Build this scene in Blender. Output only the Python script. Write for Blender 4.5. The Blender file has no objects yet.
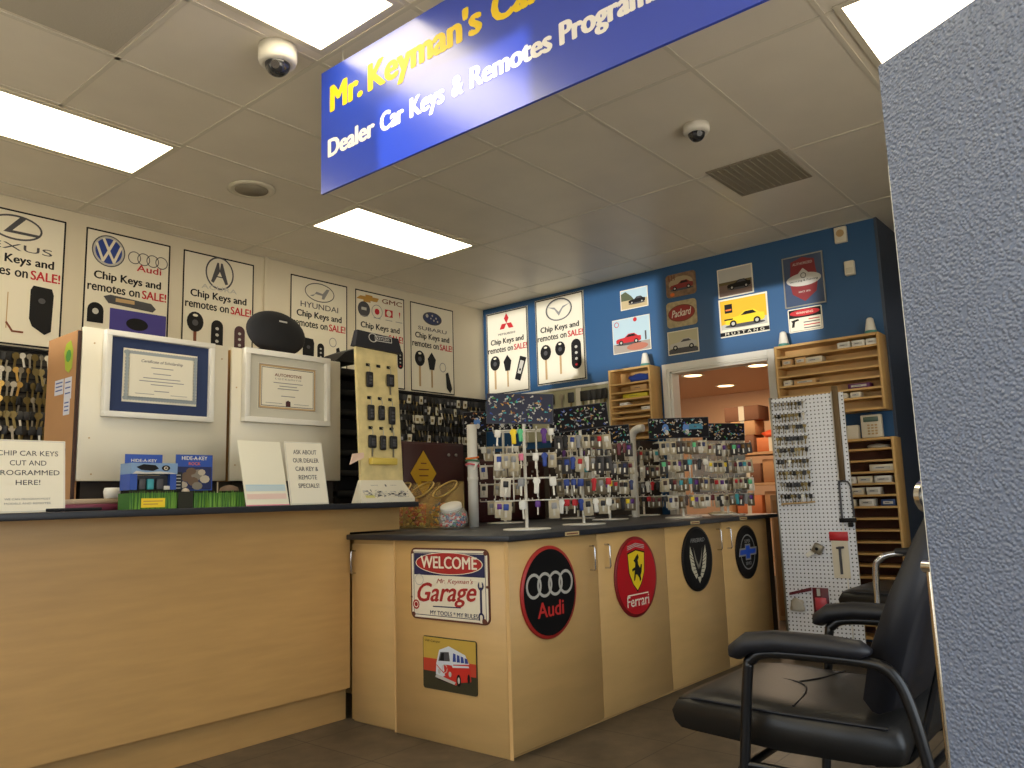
import bpy, bmesh, math, random
from mathutils import Vector, Matrix
random.seed(7)
PI = math.pi
COL = bpy.context.scene.collection

# ------------------------------------------------------------------ materials
def lin(c):
    return tuple(((v/255)/12.92 if v/255 <= .04045 else ((v/255+.055)/1.055)**2.4) for v in c) + (1,)
MATS = {}
def mat(name, rgb, rough=.6, metal=0, bump=0, bscale=200, vary=0, vscale=8, stretch=None, emit=0, alpha=1, trans=0, coat=0, spec=None):
    if name in MATS: return MATS[name]
    m = bpy.data.materials.new(name); m.use_nodes = True
    nt = m.node_tree; b = nt.nodes['Principled BSDF']
    b.inputs['Base Color'].default_value = lin(rgb)
    b.inputs['Roughness'].default_value = rough
    b.inputs['Metallic'].default_value = metal
    if spec is not None: b.inputs['Specular IOR Level'].default_value = spec
    if coat: b.inputs['Coat Weight'].default_value = coat
    if trans: b.inputs['Transmission Weight'].default_value = trans
    if alpha < 1: b.inputs['Alpha'].default_value = alpha
    if emit:
        b.inputs['Emission Color'].default_value = lin(rgb)
        b.inputs['Emission Strength'].default_value = emit
    if bump or vary:
        tc = nt.nodes.new('ShaderNodeTexCoord'); mp = nt.nodes.new('ShaderNodeMapping')
        nt.links.new(tc.outputs['Object'], mp.inputs['Vector'])
        if stretch: mp.inputs['Scale'].default_value = stretch
    if bump:
        n = nt.nodes.new('ShaderNodeTexNoise'); n.inputs['Scale'].default_value = bscale; n.inputs['Detail'].default_value = 3
        nt.links.new(mp.outputs[0], n.inputs['Vector'])
        bp = nt.nodes.new('ShaderNodeBump'); bp.inputs['Strength'].default_value = bump; bp.inputs['Distance'].default_value = .002
        nt.links.new(n.outputs[0], bp.inputs['Height']); nt.links.new(bp.outputs[0], b.inputs['Normal'])
    if vary:
        n = nt.nodes.new('ShaderNodeTexNoise'); n.inputs['Scale'].default_value = vscale; n.inputs['Detail'].default_value = 5
        nt.links.new(mp.outputs[0], n.inputs['Vector'])
        r = nt.nodes.new('ShaderNodeValToRGB')
        c = lin(rgb)
        r.color_ramp.elements[0].position = .3; r.color_ramp.elements[1].position = .7
        r.color_ramp.elements[0].color = tuple(v*(1-vary) for v in c[:3])+(1,)
        r.color_ramp.elements[1].color = tuple(min(1, v*(1+vary)) for v in c[:3])+(1,)
        nt.links.new(n.outputs[0], r.inputs[0]); nt.links.new(r.outputs[0], b.inputs['Base Color'])
    MATS[name] = m
    return m
def emis(name, rgb, s):
    return mat(name, rgb, emit=s)

M_wallL = mat('cream_wall', (214, 205, 182), .35, bump=.1, bscale=60)
M_blue = mat('blue_wall_paint', (40, 84, 128), .42, bump=.15, bscale=90)
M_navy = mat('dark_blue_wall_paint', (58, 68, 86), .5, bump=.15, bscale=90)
M_ceil = mat('ceiling_tile', (226, 219, 203), .42, bump=.25, bscale=160, vary=.04, vscale=3)
M_grid = mat('ceiling_grid_paint', (212, 206, 190), .35)
M_floor = None
M_wood = mat('maple_laminate', (203, 166, 108), .38, bump=.03, bscale=30, vary=.05, vscale=3, stretch=(1, 1, 6))
M_woodh = mat('maple_laminate_horizontal_grain', (188, 149, 92), .4, vary=.07, vscale=3, stretch=(1.2, 1.2, 9))
M_edge = mat('maple_edge', (214, 176, 118), .5)
M_top = mat('dark_laminate_top', (36, 39, 46), .38, bump=.1, bscale=300)
M_pine = mat('pine_shelf', (206, 166, 104), .5, vary=.08, vscale=5, stretch=(6, 1, 1))
M_white = mat('white_paint', (226, 223, 212), .5)
M_board = mat('white_melamine', (224, 217, 196), .4)
M_paper = mat('paper', (228, 222, 202), .7)
M_black = mat('black_ink', (20, 20, 22), .6, spec=.25)
M_red = mat('red_ink', (190, 30, 38), .6)
M_dgrey = mat('dark_grey_ink', (70, 70, 74), .6)
M_grey = mat('grey_ink', (140, 140, 140), .6)
M_lgrey = mat('light_grey_ink', (188, 186, 178), .6)
M_cyanw = mat('sky_ink', (176, 202, 214), .6)
M_bluei = mat('blue_ink', (34, 62, 142), .5)
M_yel = mat('yellow_ink', (238, 206, 30), .5)
M_gold = mat('gold_ink', (186, 140, 60), .5)
M_tan = mat('tan_ink', (188, 158, 112), .6)
M_brown = mat('rust_ink', (120, 66, 40), .7)
M_green = mat('green_ink', (70, 140, 50), .6)
M_orange = mat('orange_ink', (225, 110, 40), .6)
M_pink = mat('pink_ink', (224, 120, 150), .6)
M_purple = mat('purple_ink', (92, 34, 130), .6)
M_teal = mat('teal_ink', (60, 150, 160), .6)
M_chrome = mat('chrome', (205, 205, 205), .15, 1)
M_steel = mat('satin_steel', (170, 168, 160), .35, 1)
M_brass = mat('brass', (190, 150, 80), .35, 1)
M_vinyl = mat('black_vinyl', (20, 22, 30), .5, bump=.12, bscale=120)
M_vinylseat = mat('seat_vinyl_warm_sheen', (30, 29, 28), .4, bump=.12, bscale=120)  # same vinyl as the back, warm reflection on the seat put into the colour
M_frame = mat('black_powder_coat', (14, 14, 16), .28)
M_rubber = mat('black_rubber', (20, 20, 22), .6)
M_card = mat('cardboard', (176, 130, 84), .8, vary=.05, vscale=4)
M_wire = mat('white_wire', (222, 218, 205), .4)
M_maroon = mat('maroon_paint', (62, 24, 24), .5)
M_clear = mat('clear_plastic', (235, 238, 240), .08, alpha=.28, spec=.7)
M_glass = mat('tinted_dome', (40, 42, 46), .05, spec=.8)

# ------------------------------------------------------------------ mesh helpers
class MB:
    """collects shapes, one mesh out"""
    def __init__(s): s.v = []; s.f = []; s.m = []; s.sm = []; s.mats = []
    def mi(s, m):
        if m not in s.mats: s.mats.append(m)
        return s.mats.index(m)
    def add(s, vs, fs, m, smooth=False):
        b = len(s.v); s.v += [tuple(v) for v in vs]; k = s.mi(m)
        for f in fs: s.f.append([b+i for i in f]); s.m.append(k); s.sm.append(smooth)
        return s
    def box(s, x0, y0, z0, x1, y1, z1, m, T=None):
        vs = [Vector((x, y, z)) for z in (z0, z1) for y in (y0, y1) for x in (x0, x1)]
        if T is not None: vs = [T @ v for v in vs]
        return s.add(vs, [(0, 2, 3, 1), (4, 5, 7, 6), (0, 1, 5, 4), (2, 6, 7, 3), (0, 4, 6, 2), (1, 3, 7, 5)], m)
    def rbox(s, x0, y0, z0, x1, y1, z1, m, r=.01, seg=3, T=None, smooth=True):
        bm = bmesh.new(); bmesh.ops.create_cube(bm, size=1)
        for v in bm.verts:
            v.co = Vector(((x0+x1)/2+v.co.x*(x1-x0), (y0+y1)/2+v.co.y*(y1-y0), (z0+z1)/2+v.co.z*(z1-z0)))
        bmesh.ops.bevel(bm, geom=list(bm.edges), offset=r, segments=seg, profile=.5, affect='EDGES')
        vs = [v.co.copy() for v in bm.verts]
        if T is not None: vs = [T @ v for v in vs]
        s.add(vs, [[v.index for v in f.verts] for f in bm.faces], m, smooth); bm.free(); return s
    def cyl(s, p, q, r, m, n=12, r2=None, smooth=True, caps=True):
        p = Vector(p); q = Vector(q); r2 = r if r2 is None else r2
        d = (q-p).normalized(); a = d.orthogonal().normalized(); b = d.cross(a)
        vs = []
        for c, rr in ((p, r), (q, r2)):
            for i in range(n):
                t = 2*PI*i/n; vs.append(c+a*rr*math.cos(t)+b*rr*math.sin(t))
        s.add(vs, [(i, (i+1) % n, n+(i+1) % n, n+i) for i in range(n)], m, smooth)
        if caps: s.add(vs, [tuple(range(n-1, -1, -1)), tuple(range(n, 2*n))], m)
        return s
    def tube(s, pts, r, m, n=8, caps=True):
        pts = [Vector(p) for p in pts]; rings = []
        t0 = (pts[1]-pts[0]).normalized(); a = t0.orthogonal().normalized()
        for i, p in enumerate(pts):
            if i == 0: t = (pts[1]-p).normalized()
            elif i == len(pts)-1: t = (p-pts[i-1]).normalized()
            else: t = ((pts[i+1]-p).normalized()+(p-pts[i-1]).normalized()).normalized()
            a = (a-t*a.dot(t)).normalized(); b = t.cross(a)
            rr = r[i] if isinstance(r, (list, tuple)) else r
            rings.append([p+a*rr*math.cos(2*PI*k/n)+b*rr*math.sin(2*PI*k/n) for k in range(n)])
        vs = [v for g in rings for v in g]
        fs = [(i*n+k, i*n+(k+1) % n, (i+1)*n+(k+1) % n, (i+1)*n+k) for i in range(len(rings)-1) for k in range(n)]
        s.add(vs, fs, m, True)
        if caps: s.add(rings[0]+rings[-1], [tuple(range(n-1, -1, -1)), tuple(range(n, 2*n))], m)
        return s
    def lathe(s, c, prof, m, n=24, axis=None):
        """prof: (r, h) from c along axis"""
        c = Vector(c); ax = Vector(axis or (0, 0, 1)).normalized(); a = ax.orthogonal().normalized(); b = ax.cross(a)
        vs = [c+ax*h+(a*math.cos(2*PI*k/n)+b*math.sin(2*PI*k/n))*max(r, 1e-5) for r, h in prof for k in range(n)]
        fs = [(i*n+k, i*n+(k+1) % n, (i+1)*n+(k+1) % n, (i+1)*n+k) for i in range(len(prof)-1) for k in range(n)]
        return s.add(vs, fs, m, True)
    def build(s, name, parent=None, loc=None):
        me = bpy.data.meshes.new(name)
        if loc is not None:
            L = Vector(loc); vv = [tuple(Vector(v)-L) for v in s.v]
        else: vv = s.v
        me.from_pydata(vv, [], s.f)
        for m in s.mats: me.materials.append(m)
        me.polygons.foreach_set('material_index', s.m)
        me.polygons.foreach_set('use_smooth', s.sm)
        me.update()
        o = bpy.data.objects.new(name, me); COL.objects.link(o)
        if loc is not None: o.location = loc
        if parent is not None:
            o.parent = parent
            if loc is None: o.matrix_parent_inverse = parent.matrix_world.inverted()
        return o

def tag(o, label, cat, group=None, kind=None):
    if label: o['label'] = label
    if cat: o['category'] = cat
    if group: o['group'] = group
    if kind: o['kind'] = kind
    return o
def thing(name, label, cat, loc=(0, 0, 0), rz=0, group=None):
    o = bpy.data.objects.new(name, None); COL.objects.link(o)
    o.location = loc; o.rotation_euler = (0, 0, rz); o.empty_display_size = .05
    o.matrix_world = Matrix.Translation(loc) @ Matrix.Rotation(rz, 4, 'Z')
    return tag(o, label, cat, group)
def lpart(mb, name, parent):        # part built in the thing's own local frame
    o = mb.build(name); o.parent = parent; return o
def struct(mb, name):
    o = mb.build(name); o['kind'] = 'structure'; return o
def dup(o, loc=None, rot=None, label=None, group=None, parent=None):
    c = o.copy(); COL.objects.link(c)
    if parent is not None: c.parent = parent
    if loc is not None: c.location = loc
    if rot is not None: c.rotation_euler = rot
    if label: c['label'] = label
    if group: c['group'] = group
    for ch in list(o.children): dup(ch, parent=c)
    return c
def arc(cx, cy, r, a0, a1, n=10, ry=None):
    ry = r if ry is None else ry
    return [(cx+r*math.cos(math.radians(a0+(a1-a0)*i/n)), cy+ry*math.sin(math.radians(a0+(a1-a0)*i/n))) for i in range(n+1)]

# text -> flat mesh, cached
_TX = {}
def text_mesh(s, bold=.0, shear=0, space=1):
    k = (s, bold, shear, space)
    if k in _TX: return _TX[k]
    cu = bpy.data.curves.new('glyphs', 'FONT'); cu.body = s; cu.size = 1; cu.offset = bold; cu.shear = shear
    cu.resolution_u = 3; cu.space_character = space
    ob = bpy.data.objects.new('glyphs', cu); COL.objects.link(ob)
    bpy.context.view_layer.update()
    dg = bpy.context.evaluated_depsgraph_get()
    me = bpy.data.meshes.new_from_object(ob.evaluated_get(dg))
    vs = [(v.co.x, v.co.y) for v in me.vertices]; fs = [list(p.vertices) for p in me.polygons]
    bpy.data.objects.remove(ob); bpy.data.curves.remove(cu); bpy.data.meshes.remove(me)
    x0 = min(v[0] for v in vs); x1 = max(v[0] for v in vs); y0 = min(v[1] for v in vs); y1 = max(v[1] for v in vs)
    _TX[k] = ([((x-x0)/(x1-x0), (y-y0)/(y1-y0)) for x, y in vs], fs, (x1-x0)/(y1-y0))
    return _TX[k]

CAPH = None
def raw_text(s, bold):
    global CAPH
    cu = bpy.data.curves.new('glyphs', 'FONT'); cu.body = s; cu.size = 1; cu.offset = bold; cu.resolution_u = 3
    ob = bpy.data.objects.new('glyphs', cu); COL.objects.link(ob); bpy.context.view_layer.update()
    me = bpy.data.meshes.new_from_object(ob.evaluated_get(bpy.context.evaluated_depsgraph_get()))
    r = [(v.co.x, v.co.y) for v in me.vertices], [list(p.vertices) for p in me.polygons]
    bpy.data.objects.remove(ob); bpy.data.curves.remove(cu); bpy.data.meshes.remove(me)
    return r

class Art:
    """flat print on a face: origin o, right R, up U (unit), normal N = outward; u,v in metres"""
    def __init__(s, mb, o, R, U, lift=.0006):
        s.mb = mb; s.o = Vector(o); s.R = Vector(R).normalized(); s.U = Vector(U).normalized(); s.N = s.R.cross(s.U); s.k = 0; s.lift = lift
        s.ox = s.oy = 0; s.s = 1
    def P(s, u, v): return s.o+s.R*(s.ox+u*s.s)+s.U*(s.oy+v*s.s)+s.N*(s.lift+s.k*.00012)
    def sub(s, ox, oy, sc): s.ox, s.oy, s.s = ox, oy, sc; return s
    def poly(s, pts, m):
        s.k += 1; vs = [s.P(*p) for p in pts]
        area = sum(pts[i][0]*pts[(i+1) % len(pts)][1]-pts[(i+1) % len(pts)][0]*pts[i][1] for i in range(len(pts)))
        f = list(range(len(pts)))
        if area < 0: f.reverse()
        s.mb.add(vs, [f], m); return s
    def rect(s, u0, v0, u1, v1, m): return s.poly([(u0, v0), (u1, v0), (u1, v1), (u0, v1)], m)
    def ell(s, cu, cv, ru, rv, m, n=28): return s.poly([(cu+ru*math.cos(2*PI*i/n), cv+rv*math.sin(2*PI*i/n)) for i in range(n)], m)
    def ring(s, cu, cv, ru, rv, w, m, n=32):
        s.k += 1; vs = []
        for i in range(n):
            c, d = math.cos(2*PI*i/n), math.sin(2*PI*i/n)
            vs += [s.P(cu+ru*c, cv+rv*d), s.P(cu+(ru-w)*c, cv+(rv-w)*d)]
        s.mb.add(vs, [(2*i, 2*((i+1) % n), 2*((i+1) % n)+1, 2*i+1) for i in range(n)], m); return s
    def line(s, pts, w, m):
        for a, b in zip(pts[:-1], pts[1:]):
            dx, dy = b[0]-a[0], b[1]-a[1]; L = math.hypot(dx, dy) or 1; nx, ny = -dy/L*w/2, dx/L*w/2; ex, ey = dx/L*w*.3, dy/L*w*.3
            s.poly([(a[0]-nx-ex, a[1]-ny-ey), (b[0]-nx+ex, b[1]-ny+ey), (b[0]+nx+ex, b[1]+ny+ey), (a[0]+nx-ex, a[1]+ny-ey)], m)
        return s
    def frame(s, u0, v0, u1, v1, w, m):
        return s.line([(u0, v0), (u1, v0), (u1, v1), (u0, v1), (u0, v0)], w, m)
    def text(s, t, cu, cv, m, w=None, h=None, bold=.02, shear=0, space=1, tilt=0):
        """centred at cu, baseline box bottom cv"""
        vs, fs, asp = text_mesh(t, 0, shear, space); s.k += 1
        if h is None: h = w/asp
        if w is None: w = h*asp
        b = bold*h*.8 if bold >= .02 else 0
        for du, dv in (((-b, 0), (b, 0), (0, b*.5), (0, -b*.5)) if b else ((0, 0),)):
            s.mb.add([s.P(cu+(x-.5)*(w-2*b)+du, cv+y*h+(x-.5)*w*tilt+dv) for x, y in vs], fs, m); s.k += .1
        return s

def word(a, s, u0, u1, base, cap, m, bold=.03):
    """one word set between u0 and u1 on a baseline, capitals cap high"""
    global CAPH
    if CAPH is None: CAPH = max(v[1] for v in raw_text('M', 0)[0])
    vs, fs = raw_text(s, 0); x0 = min(v[0] for v in vs); x1 = max(v[0] for v in vs); a.k += 1; b = cap*bold*2
    for du, dv in ((-b, 0), (b, 0), (-b*.5, b*.4), (b*.5, b*.4), (-b*.5, -b*.4), (b*.5, -b*.4)):
        a.mb.add([a.P(u0+b+(x-x0)/(x1-x0)*(u1-u0-2*b)+du, base+y*cap/CAPH+dv) for x, y in vs], fs, m); a.k += .1

def slab_on(o, R, U, w, h, t, m):
    """a flat panel of thickness t whose front is the plane through o; returns (MB, Art)"""
    mb = MB(); o = Vector(o); R = Vector(R).normalized(); U = Vector(U).normalized(); N = R.cross(U)
    vs = [o+R*a*w+U*b*h-N*c*t for c in (1, 0) for b in (0, 1) for a in (0, 1)]
    mb.add(vs, [(0, 2, 3, 1), (4, 5, 7, 6), (0, 1, 5, 4), (2, 6, 7, 3), (0, 4, 6, 2), (1, 3, 7, 5)], m)
    return mb, Art(mb, o, R, U)
XR, YR, UP = (1, 0, 0), (0, -1, 0), (0, 0, 1)   # right-hand directions on walls facing -Y, and on walls facing -X

# ------------------------------------------------------------------ room measures
ZC = 3.05; XB = 6.045; YL = 5.42; YE = 1.535; XF = -1.6; YR_ = -1.3
# floor
def floor_mat():
    m = bpy.data.materials.new('dark_floor_tile'); m.use_nodes = True; nt = m.node_tree; b = nt.nodes['Principled BSDF']
    tc = nt.nodes.new('ShaderNodeTexCoord'); br = nt.nodes.new('ShaderNodeTexBrick')
    nt.links.new(tc.outputs['Object'], br.inputs['Vector'])
    br.offset = 0; br.inputs['Scale'].default_value = 1; br.inputs['Brick Width'].default_value = .46; br.inputs['Row Height'].default_value = .46
    br.inputs['Mortar Size'].default_value = .003; br.inputs['Mortar'].default_value = lin((48, 42, 36))
    n = nt.nodes.new('ShaderNodeTexNoise'); n.inputs['Scale'].default_value = 5; n.inputs['Detail'].default_value = 8; n.inputs['Roughness'].default_value = .65
    nt.links.new(tc.outputs['Object'], n.inputs['Vector'])
    r = nt.nodes.new('ShaderNodeValToRGB'); r.color_ramp.elements[0].position = .35; r.color_ramp.elements[1].position = .68
    r.color_ramp.elements[0].color = lin((74, 66, 56)); r.color_ramp.elements[1].color = lin((108, 96, 80))
    nt.links.new(n.outputs[0], r.inputs[0]); nt.links.new(r.outputs[0], br.inputs['Color1']); nt.links.new(r.outputs[0], br.inputs['Color2'])
    nt.links.new(br.outputs[0], b.inputs['Base Color']); b.inputs['Roughness'].default_value = .42
    return m
struct(MB().box(XF, YR_, -.05, 11, YL, 0, floor_mat()), 'floor')
struct(MB().box(XF, YR_, ZC, 8, YL, ZC+.08, M_ceil), 'ceiling')
struct(MB().box(XF, YL, 0, XB, YL+.1, ZC, M_wallL), 'wall_left')
# blue wall with doorway (inner opening y 2.42..3.25, z 0..2.09)
DY0, DY1, DZ = 2.40, 3.28, 2.12
w = MB()
w.box(XB, DY1, 0, XB+.12, YL+.1, ZC, M_blue); w.box(XB, YE+.001, 0, XB+.12, DY0, ZC, M_blue); w.box(XB, DY0, DZ, XB+.12, DY1, ZC, M_blue)
struct(w, 'wall_back')
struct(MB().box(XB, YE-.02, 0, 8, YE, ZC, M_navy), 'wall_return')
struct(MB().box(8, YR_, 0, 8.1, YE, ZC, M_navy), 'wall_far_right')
w = MB()
w.box(XF, YR_-.1, 0, -.9, YR_, ZC, M_wallL); w.box(3.4, YR_-.1, 0, 8.1, YR_, ZC, M_wallL); w.box(-.9, YR_-.1, 0, 3.4, YR_, .4, M_wallL); w.box(-.9, YR_-.1, 2.5, 3.4, YR_, ZC, M_wallL)
struct(w, 'wall_right')
f = MB()
for x in (-.9, .53, 1.96, 3.36): f.box(x, YR_-.08, .4, x+.04, YR_-.03, 2.5, M_steel)
f.box(-.86, YR_-.08, .4, 3.36, YR_-.03, .44, M_steel); f.box(-.86, YR_-.08, 2.46, 3.36, YR_-.03, 2.5, M_steel)
struct(f, 'window_4')  # unseen window, added to let more daylight onto ceiling and island fronts
struct(MB().box(-12.1, -9, -6, -12, 9, .96, mat('sun_blocker_paint', (200, 190, 170), .8)), 'wall_sun_blocker')  # unseen wall, added to keep the sun lamp off the lower room
# door casing
d = MB(); t = .065
d.box(XB-.02, DY1, 0, XB, DY1+t, DZ+t, M_white); d.box(XB-.02, DY0-t*.75, 0, XB, DY0, DZ+t, M_white); d.box(XB-.02, DY0, DZ, XB, DY1, DZ+t, M_white)
d.box(XB-.028, DY1+.02, 0, XB-.02, DY1+t-.015, DZ+t-.015, M_white); d.box(XB-.028, DY0, DZ+.015, XB-.02, DY1+.02, DZ+t-.015, M_white)
d.box(XB, DY1-.018, 0, XB+.12, DY1, DZ, M_white); d.box(XB, DY0, 0, XB+.12, DY0+.018, DZ, M_white); d.box(XB, DY0, DZ-.018, XB+.12, DY1, DZ, M_white)
struct(d, 'trim_1')
# front wall (behind the camera) with shop windows
WZ0, WZ1 = .35, 2.5
W = [(-.95, .3), (1.12, 2.0), (2.46, 4.6)]
w = MB(); ys = [YR_-.1]+[v for p in W for v in p]+[YL+.1]
for a, b in zip(ys[0::2], ys[1::2]): w.box(XF-.12, a, 0, XF, b, ZC, M_wallL)
for a, b in W: w.box(XF-.12, a, 0, XF, b, WZ0, M_wallL); w.box(XF-.12, a, WZ1, XF, b, ZC, M_wallL)
struct(w, 'wall_front')
for i, (a, b) in enumerate(W):
    f = MB(); g = .04
    f.box(XF-.09, a, WZ0, XF-.04, a+g, WZ1, M_steel); f.box(XF-.09, b-g, WZ0, XF-.04, b, WZ1, M_steel)
    f.box(XF-.09, a+g, WZ0, XF-.04, b-g, WZ0+g, M_steel); f.box(XF-.09, a+g, WZ1-g, XF-.04, b-g, WZ1, M_steel)
    struct(f, 'window_%d' % (i+1))
# ceiling grid bars
GX = 2.02; GY = 4.60
g = MB()
for k in range(-3, 5):
    x = GX+1.22*k
    if XF < x < 8: g.box(x-.011, YR_, ZC-.0035, x+.011, YL, ZC, M_grid)
for k in range(-2, 10):
    y = GY-.61*k
    if YR_ < y < YL: g.box(XF, y-.011, ZC-.003, 8, y+.011, ZC, M_grid)
g.box(1.39, 2.77, ZC-.003, 1.412, 4.0, ZC, M_grid)
# wall angle where the ceiling meets the walls
g.box(XF, YL-.02, ZC-.004, XB, YL, ZC, M_grid); g.box(XB-.02, YE, ZC-.004, XB, YL, ZC, M_grid)
struct(g, 'trim_2')
# back room
M_bw = mat('back_room_paint', (216, 176, 138), .7)
b = MB(); BX1 = 10.2; BC = 2.42
b.box(BX1, YE+.01, 0, BX1+.1, 6.4, BC, M_bw); b.box(XB+.12, 6.3, 0, BX1, 6.4, BC, M_bw); b.box(XB+.12, YE+.01, 0, BX1, 1.65, BC, M_bw)
struct(b, 'wall_back_room')
struct(MB().box(XB+.12, YE+.01, BC, BX1+.1, 6.4, BC+.05, M_bw), 'ceiling_back_room')
struct(MB().box(XB+.12, YL, -.05, BX1+.1, 6.4, 0, mat('back_room_floor', (110, 90, 70), .6)), 'floor_back_room')

# ------------------------------------------------------------------ ceiling things
M_diff = emis('lit_diffuser', (255, 240, 205), 7.0)
M_off = mat('light_frame_paint', (212, 206, 186), .4)
def light(x0, x1, y0, y1, label):
    t = thing('ceiling_light', label, 'ceiling light', ((x0+x1)/2, (y0+y1)/2, ZC), group='fluorescent ceiling panels')
    cx, cy = (x0+x1)/2, (y0+y1)/2; a, b = (x1-x0)/2, (y1-y0)/2
    f = MB(); w = .03
    f.box(-a-w, -b-w, -.008, a+w, -b, -.003, M_off); f.box(-a-w, b, -.008, a+w, b+w, -.003, M_off)
    f.box(-a-w, -b, -.008, -a, b, -.003, M_off); f.box(a, -b, -.008, a+w, b, -.003, M_off)
    lpart(f, 'frame', t)
    lpart(MB().box(-a, -b, -.0065, a, b, -.0045, M_diff), 'diffuser', t)
light(.86, 1.99, 4.04, 4.53, 'lit fluorescent panel above the white poster wall at the left')
light(3.27, 4.4, 4.04, 4.53, 'lit fluorescent panel near the corner, below the hanging banner')
light(.86, 1.96, 2.2, 2.67, 'lit fluorescent panel beside the dome camera, at the top edge')
light(3.23, 4.4, .36, .86, 'lit fluorescent panel partly hidden by the textured metal cabinet')
light(-.8, .3, 2.2, 2.67, 'lit fluorescent panel behind the viewer near the windows')
light(-.8, .3, .36, .86, 'lit fluorescent panel right above the viewer')

def dome(x, y, r, label, full):
    t = thing('security_camera', label, 'security camera', (x, y, ZC-.003), group='dome cameras on the ceiling')
    h = .075 if full else .045
    lpart(MB().lathe((0, 0, 0), [(0, 0), (r, 0), (r, -h*.75), (r*.93, -h), (r*.66, -h-.004), (r*.6, -h)], M_white, 32), 'housing', t)
    lpart(MB().lathe((0, 0, -h), [(r*.66*math.cos(a), -.9*r*math.sin(a)*.75) for a in [i*PI/16 for i in range(9)]], M_glass, 28), 'lens_dome', t)
    lpart(MB().cyl((-.02, -.02, -h-r*.1), (-.035, -.035, -h-r*.35), r*.22, M_chrome, 12), 'lens', t)
dome(1.83, 2.80, .082, 'white dome camera with a tall round housing, left of the blue banner', True)
dome(3.777, 1.803, .07, 'small white dome camera on the ceiling right of the blue banner', False)
t = thing('ceiling_speaker', 'flat round speaker grille flush in the ceiling above the posters', 'speaker', (2.61, 4.26, ZC-.003))
lpart(MB().lathe((0, 0, 0), [(.145, 0), (.145, -.006), (.12, -.012), (.105, -.01), (.1, -.006)], M_off, 36), 'rim', t)
lpart(MB().lathe((0, 0, 0), [(0, -.009), (.1, -.009), (.1, 0)], mat('speaker_grille', (150, 143, 126), .7, bump=.6, bscale=300), 36), 'grille', t)
t = thing('ceiling_vent', 'dark square air vent in the ceiling near the blue wall', 'air vent', (4.66, 1.82, ZC-.003))
lpart(MB().box(-.27, -.235, -.006, .27, .235, 0, mat('vent_grey', (150, 142, 124), .7, bump=.5, bscale=120)), 'panel', t)
f = MB()
for k in range(11): f.box(-.25, -.215+.042*k, -.012, .25, -.205+.042*k, -.006, MATS['vent_grey'])
lpart(f, 'louvers', t)
t = thing('ceiling_vent', 'grey perforated ceiling panel at the upper left corner', 'air vent', (1.09, 3.08, ZC-.003))
lpart(MB().box(-.28, -.28, -.004, .28, .26, 0, mat('return_air_grey', (182, 176, 160), .7, bump=.5, bscale=150)), 'panel', t)
lpart(MB().lathe((.0, -.05, -.004), [(0, -.02), (.02, -.018), (.03, 0)], M_off, 20), 'sprinkler_cap', t)

# ------------------------------------------------------------------ hanging banner
M_ban = mat('banner_blue', (24, 64, 190), .3, spec=1.0, coat=.6)
M_ban.node_tree.nodes['Principled BSDF'].inputs['Coat Roughness'].default_value = .22
bx, byA, byB, bz0, bz1 = 2.02, 2.745, -.35, 2.418, 2.985
t = thing('hanging_banner', 'large blue shop banner with yellow and white lettering hanging from ceiling', 'banner', (bx, byA, bz0))
mb, a = slab_on((bx, byA, bz0), YR, UP, byA-byB, bz1-bz0, .012, M_ban)
mb.build('banner_panel', t)
MBW = mat('banner_white', (240, 240, 240), .4)
for nm, st, u0, u1, base, cap, m_ in (('headline', 'Mr.', .062, .287, .362, .115, M_yel), ('headline', "Keyman's", .318, .967, .362, .115, M_yel), ('headline', 'Car', 1.011, 1.25, .362, .115, M_yel),
      ('tagline', 'Dealer', .048, .363, .155, .078, MBW), ('tagline', 'Car', .394, .54, .155, .078, MBW), ('tagline', 'Keys', .572, .768, .155, .078, MBW), ('tagline', '&', .803, .867, .155, .078, MBW),
      ('tagline', 'Remotes', .898, 1.281, .155, .078, MBW), ('tagline', 'Programming', 1.31, 1.865, .155, .078, MBW)):
    if nm == 'headline' and st == 'Mr.' or nm == 'tagline' and st == 'Dealer': mb = MB(); a = Art(mb, (bx, byA, bz0), YR, UP)
    word(a, st, u0, u1, base, cap, m_, .04)
    if st in ('Car', 'Programming') and not (nm == 'tagline' and st == 'Car'): mb.build(nm, t)
for y in (2.6, 1.9, 1.2, .5): MB().cyl((bx+.006, y, bz1-.002), (bx+.006, y, ZC-.001), .0015, M_steel, 6).build('hanging_wire', t)

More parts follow.
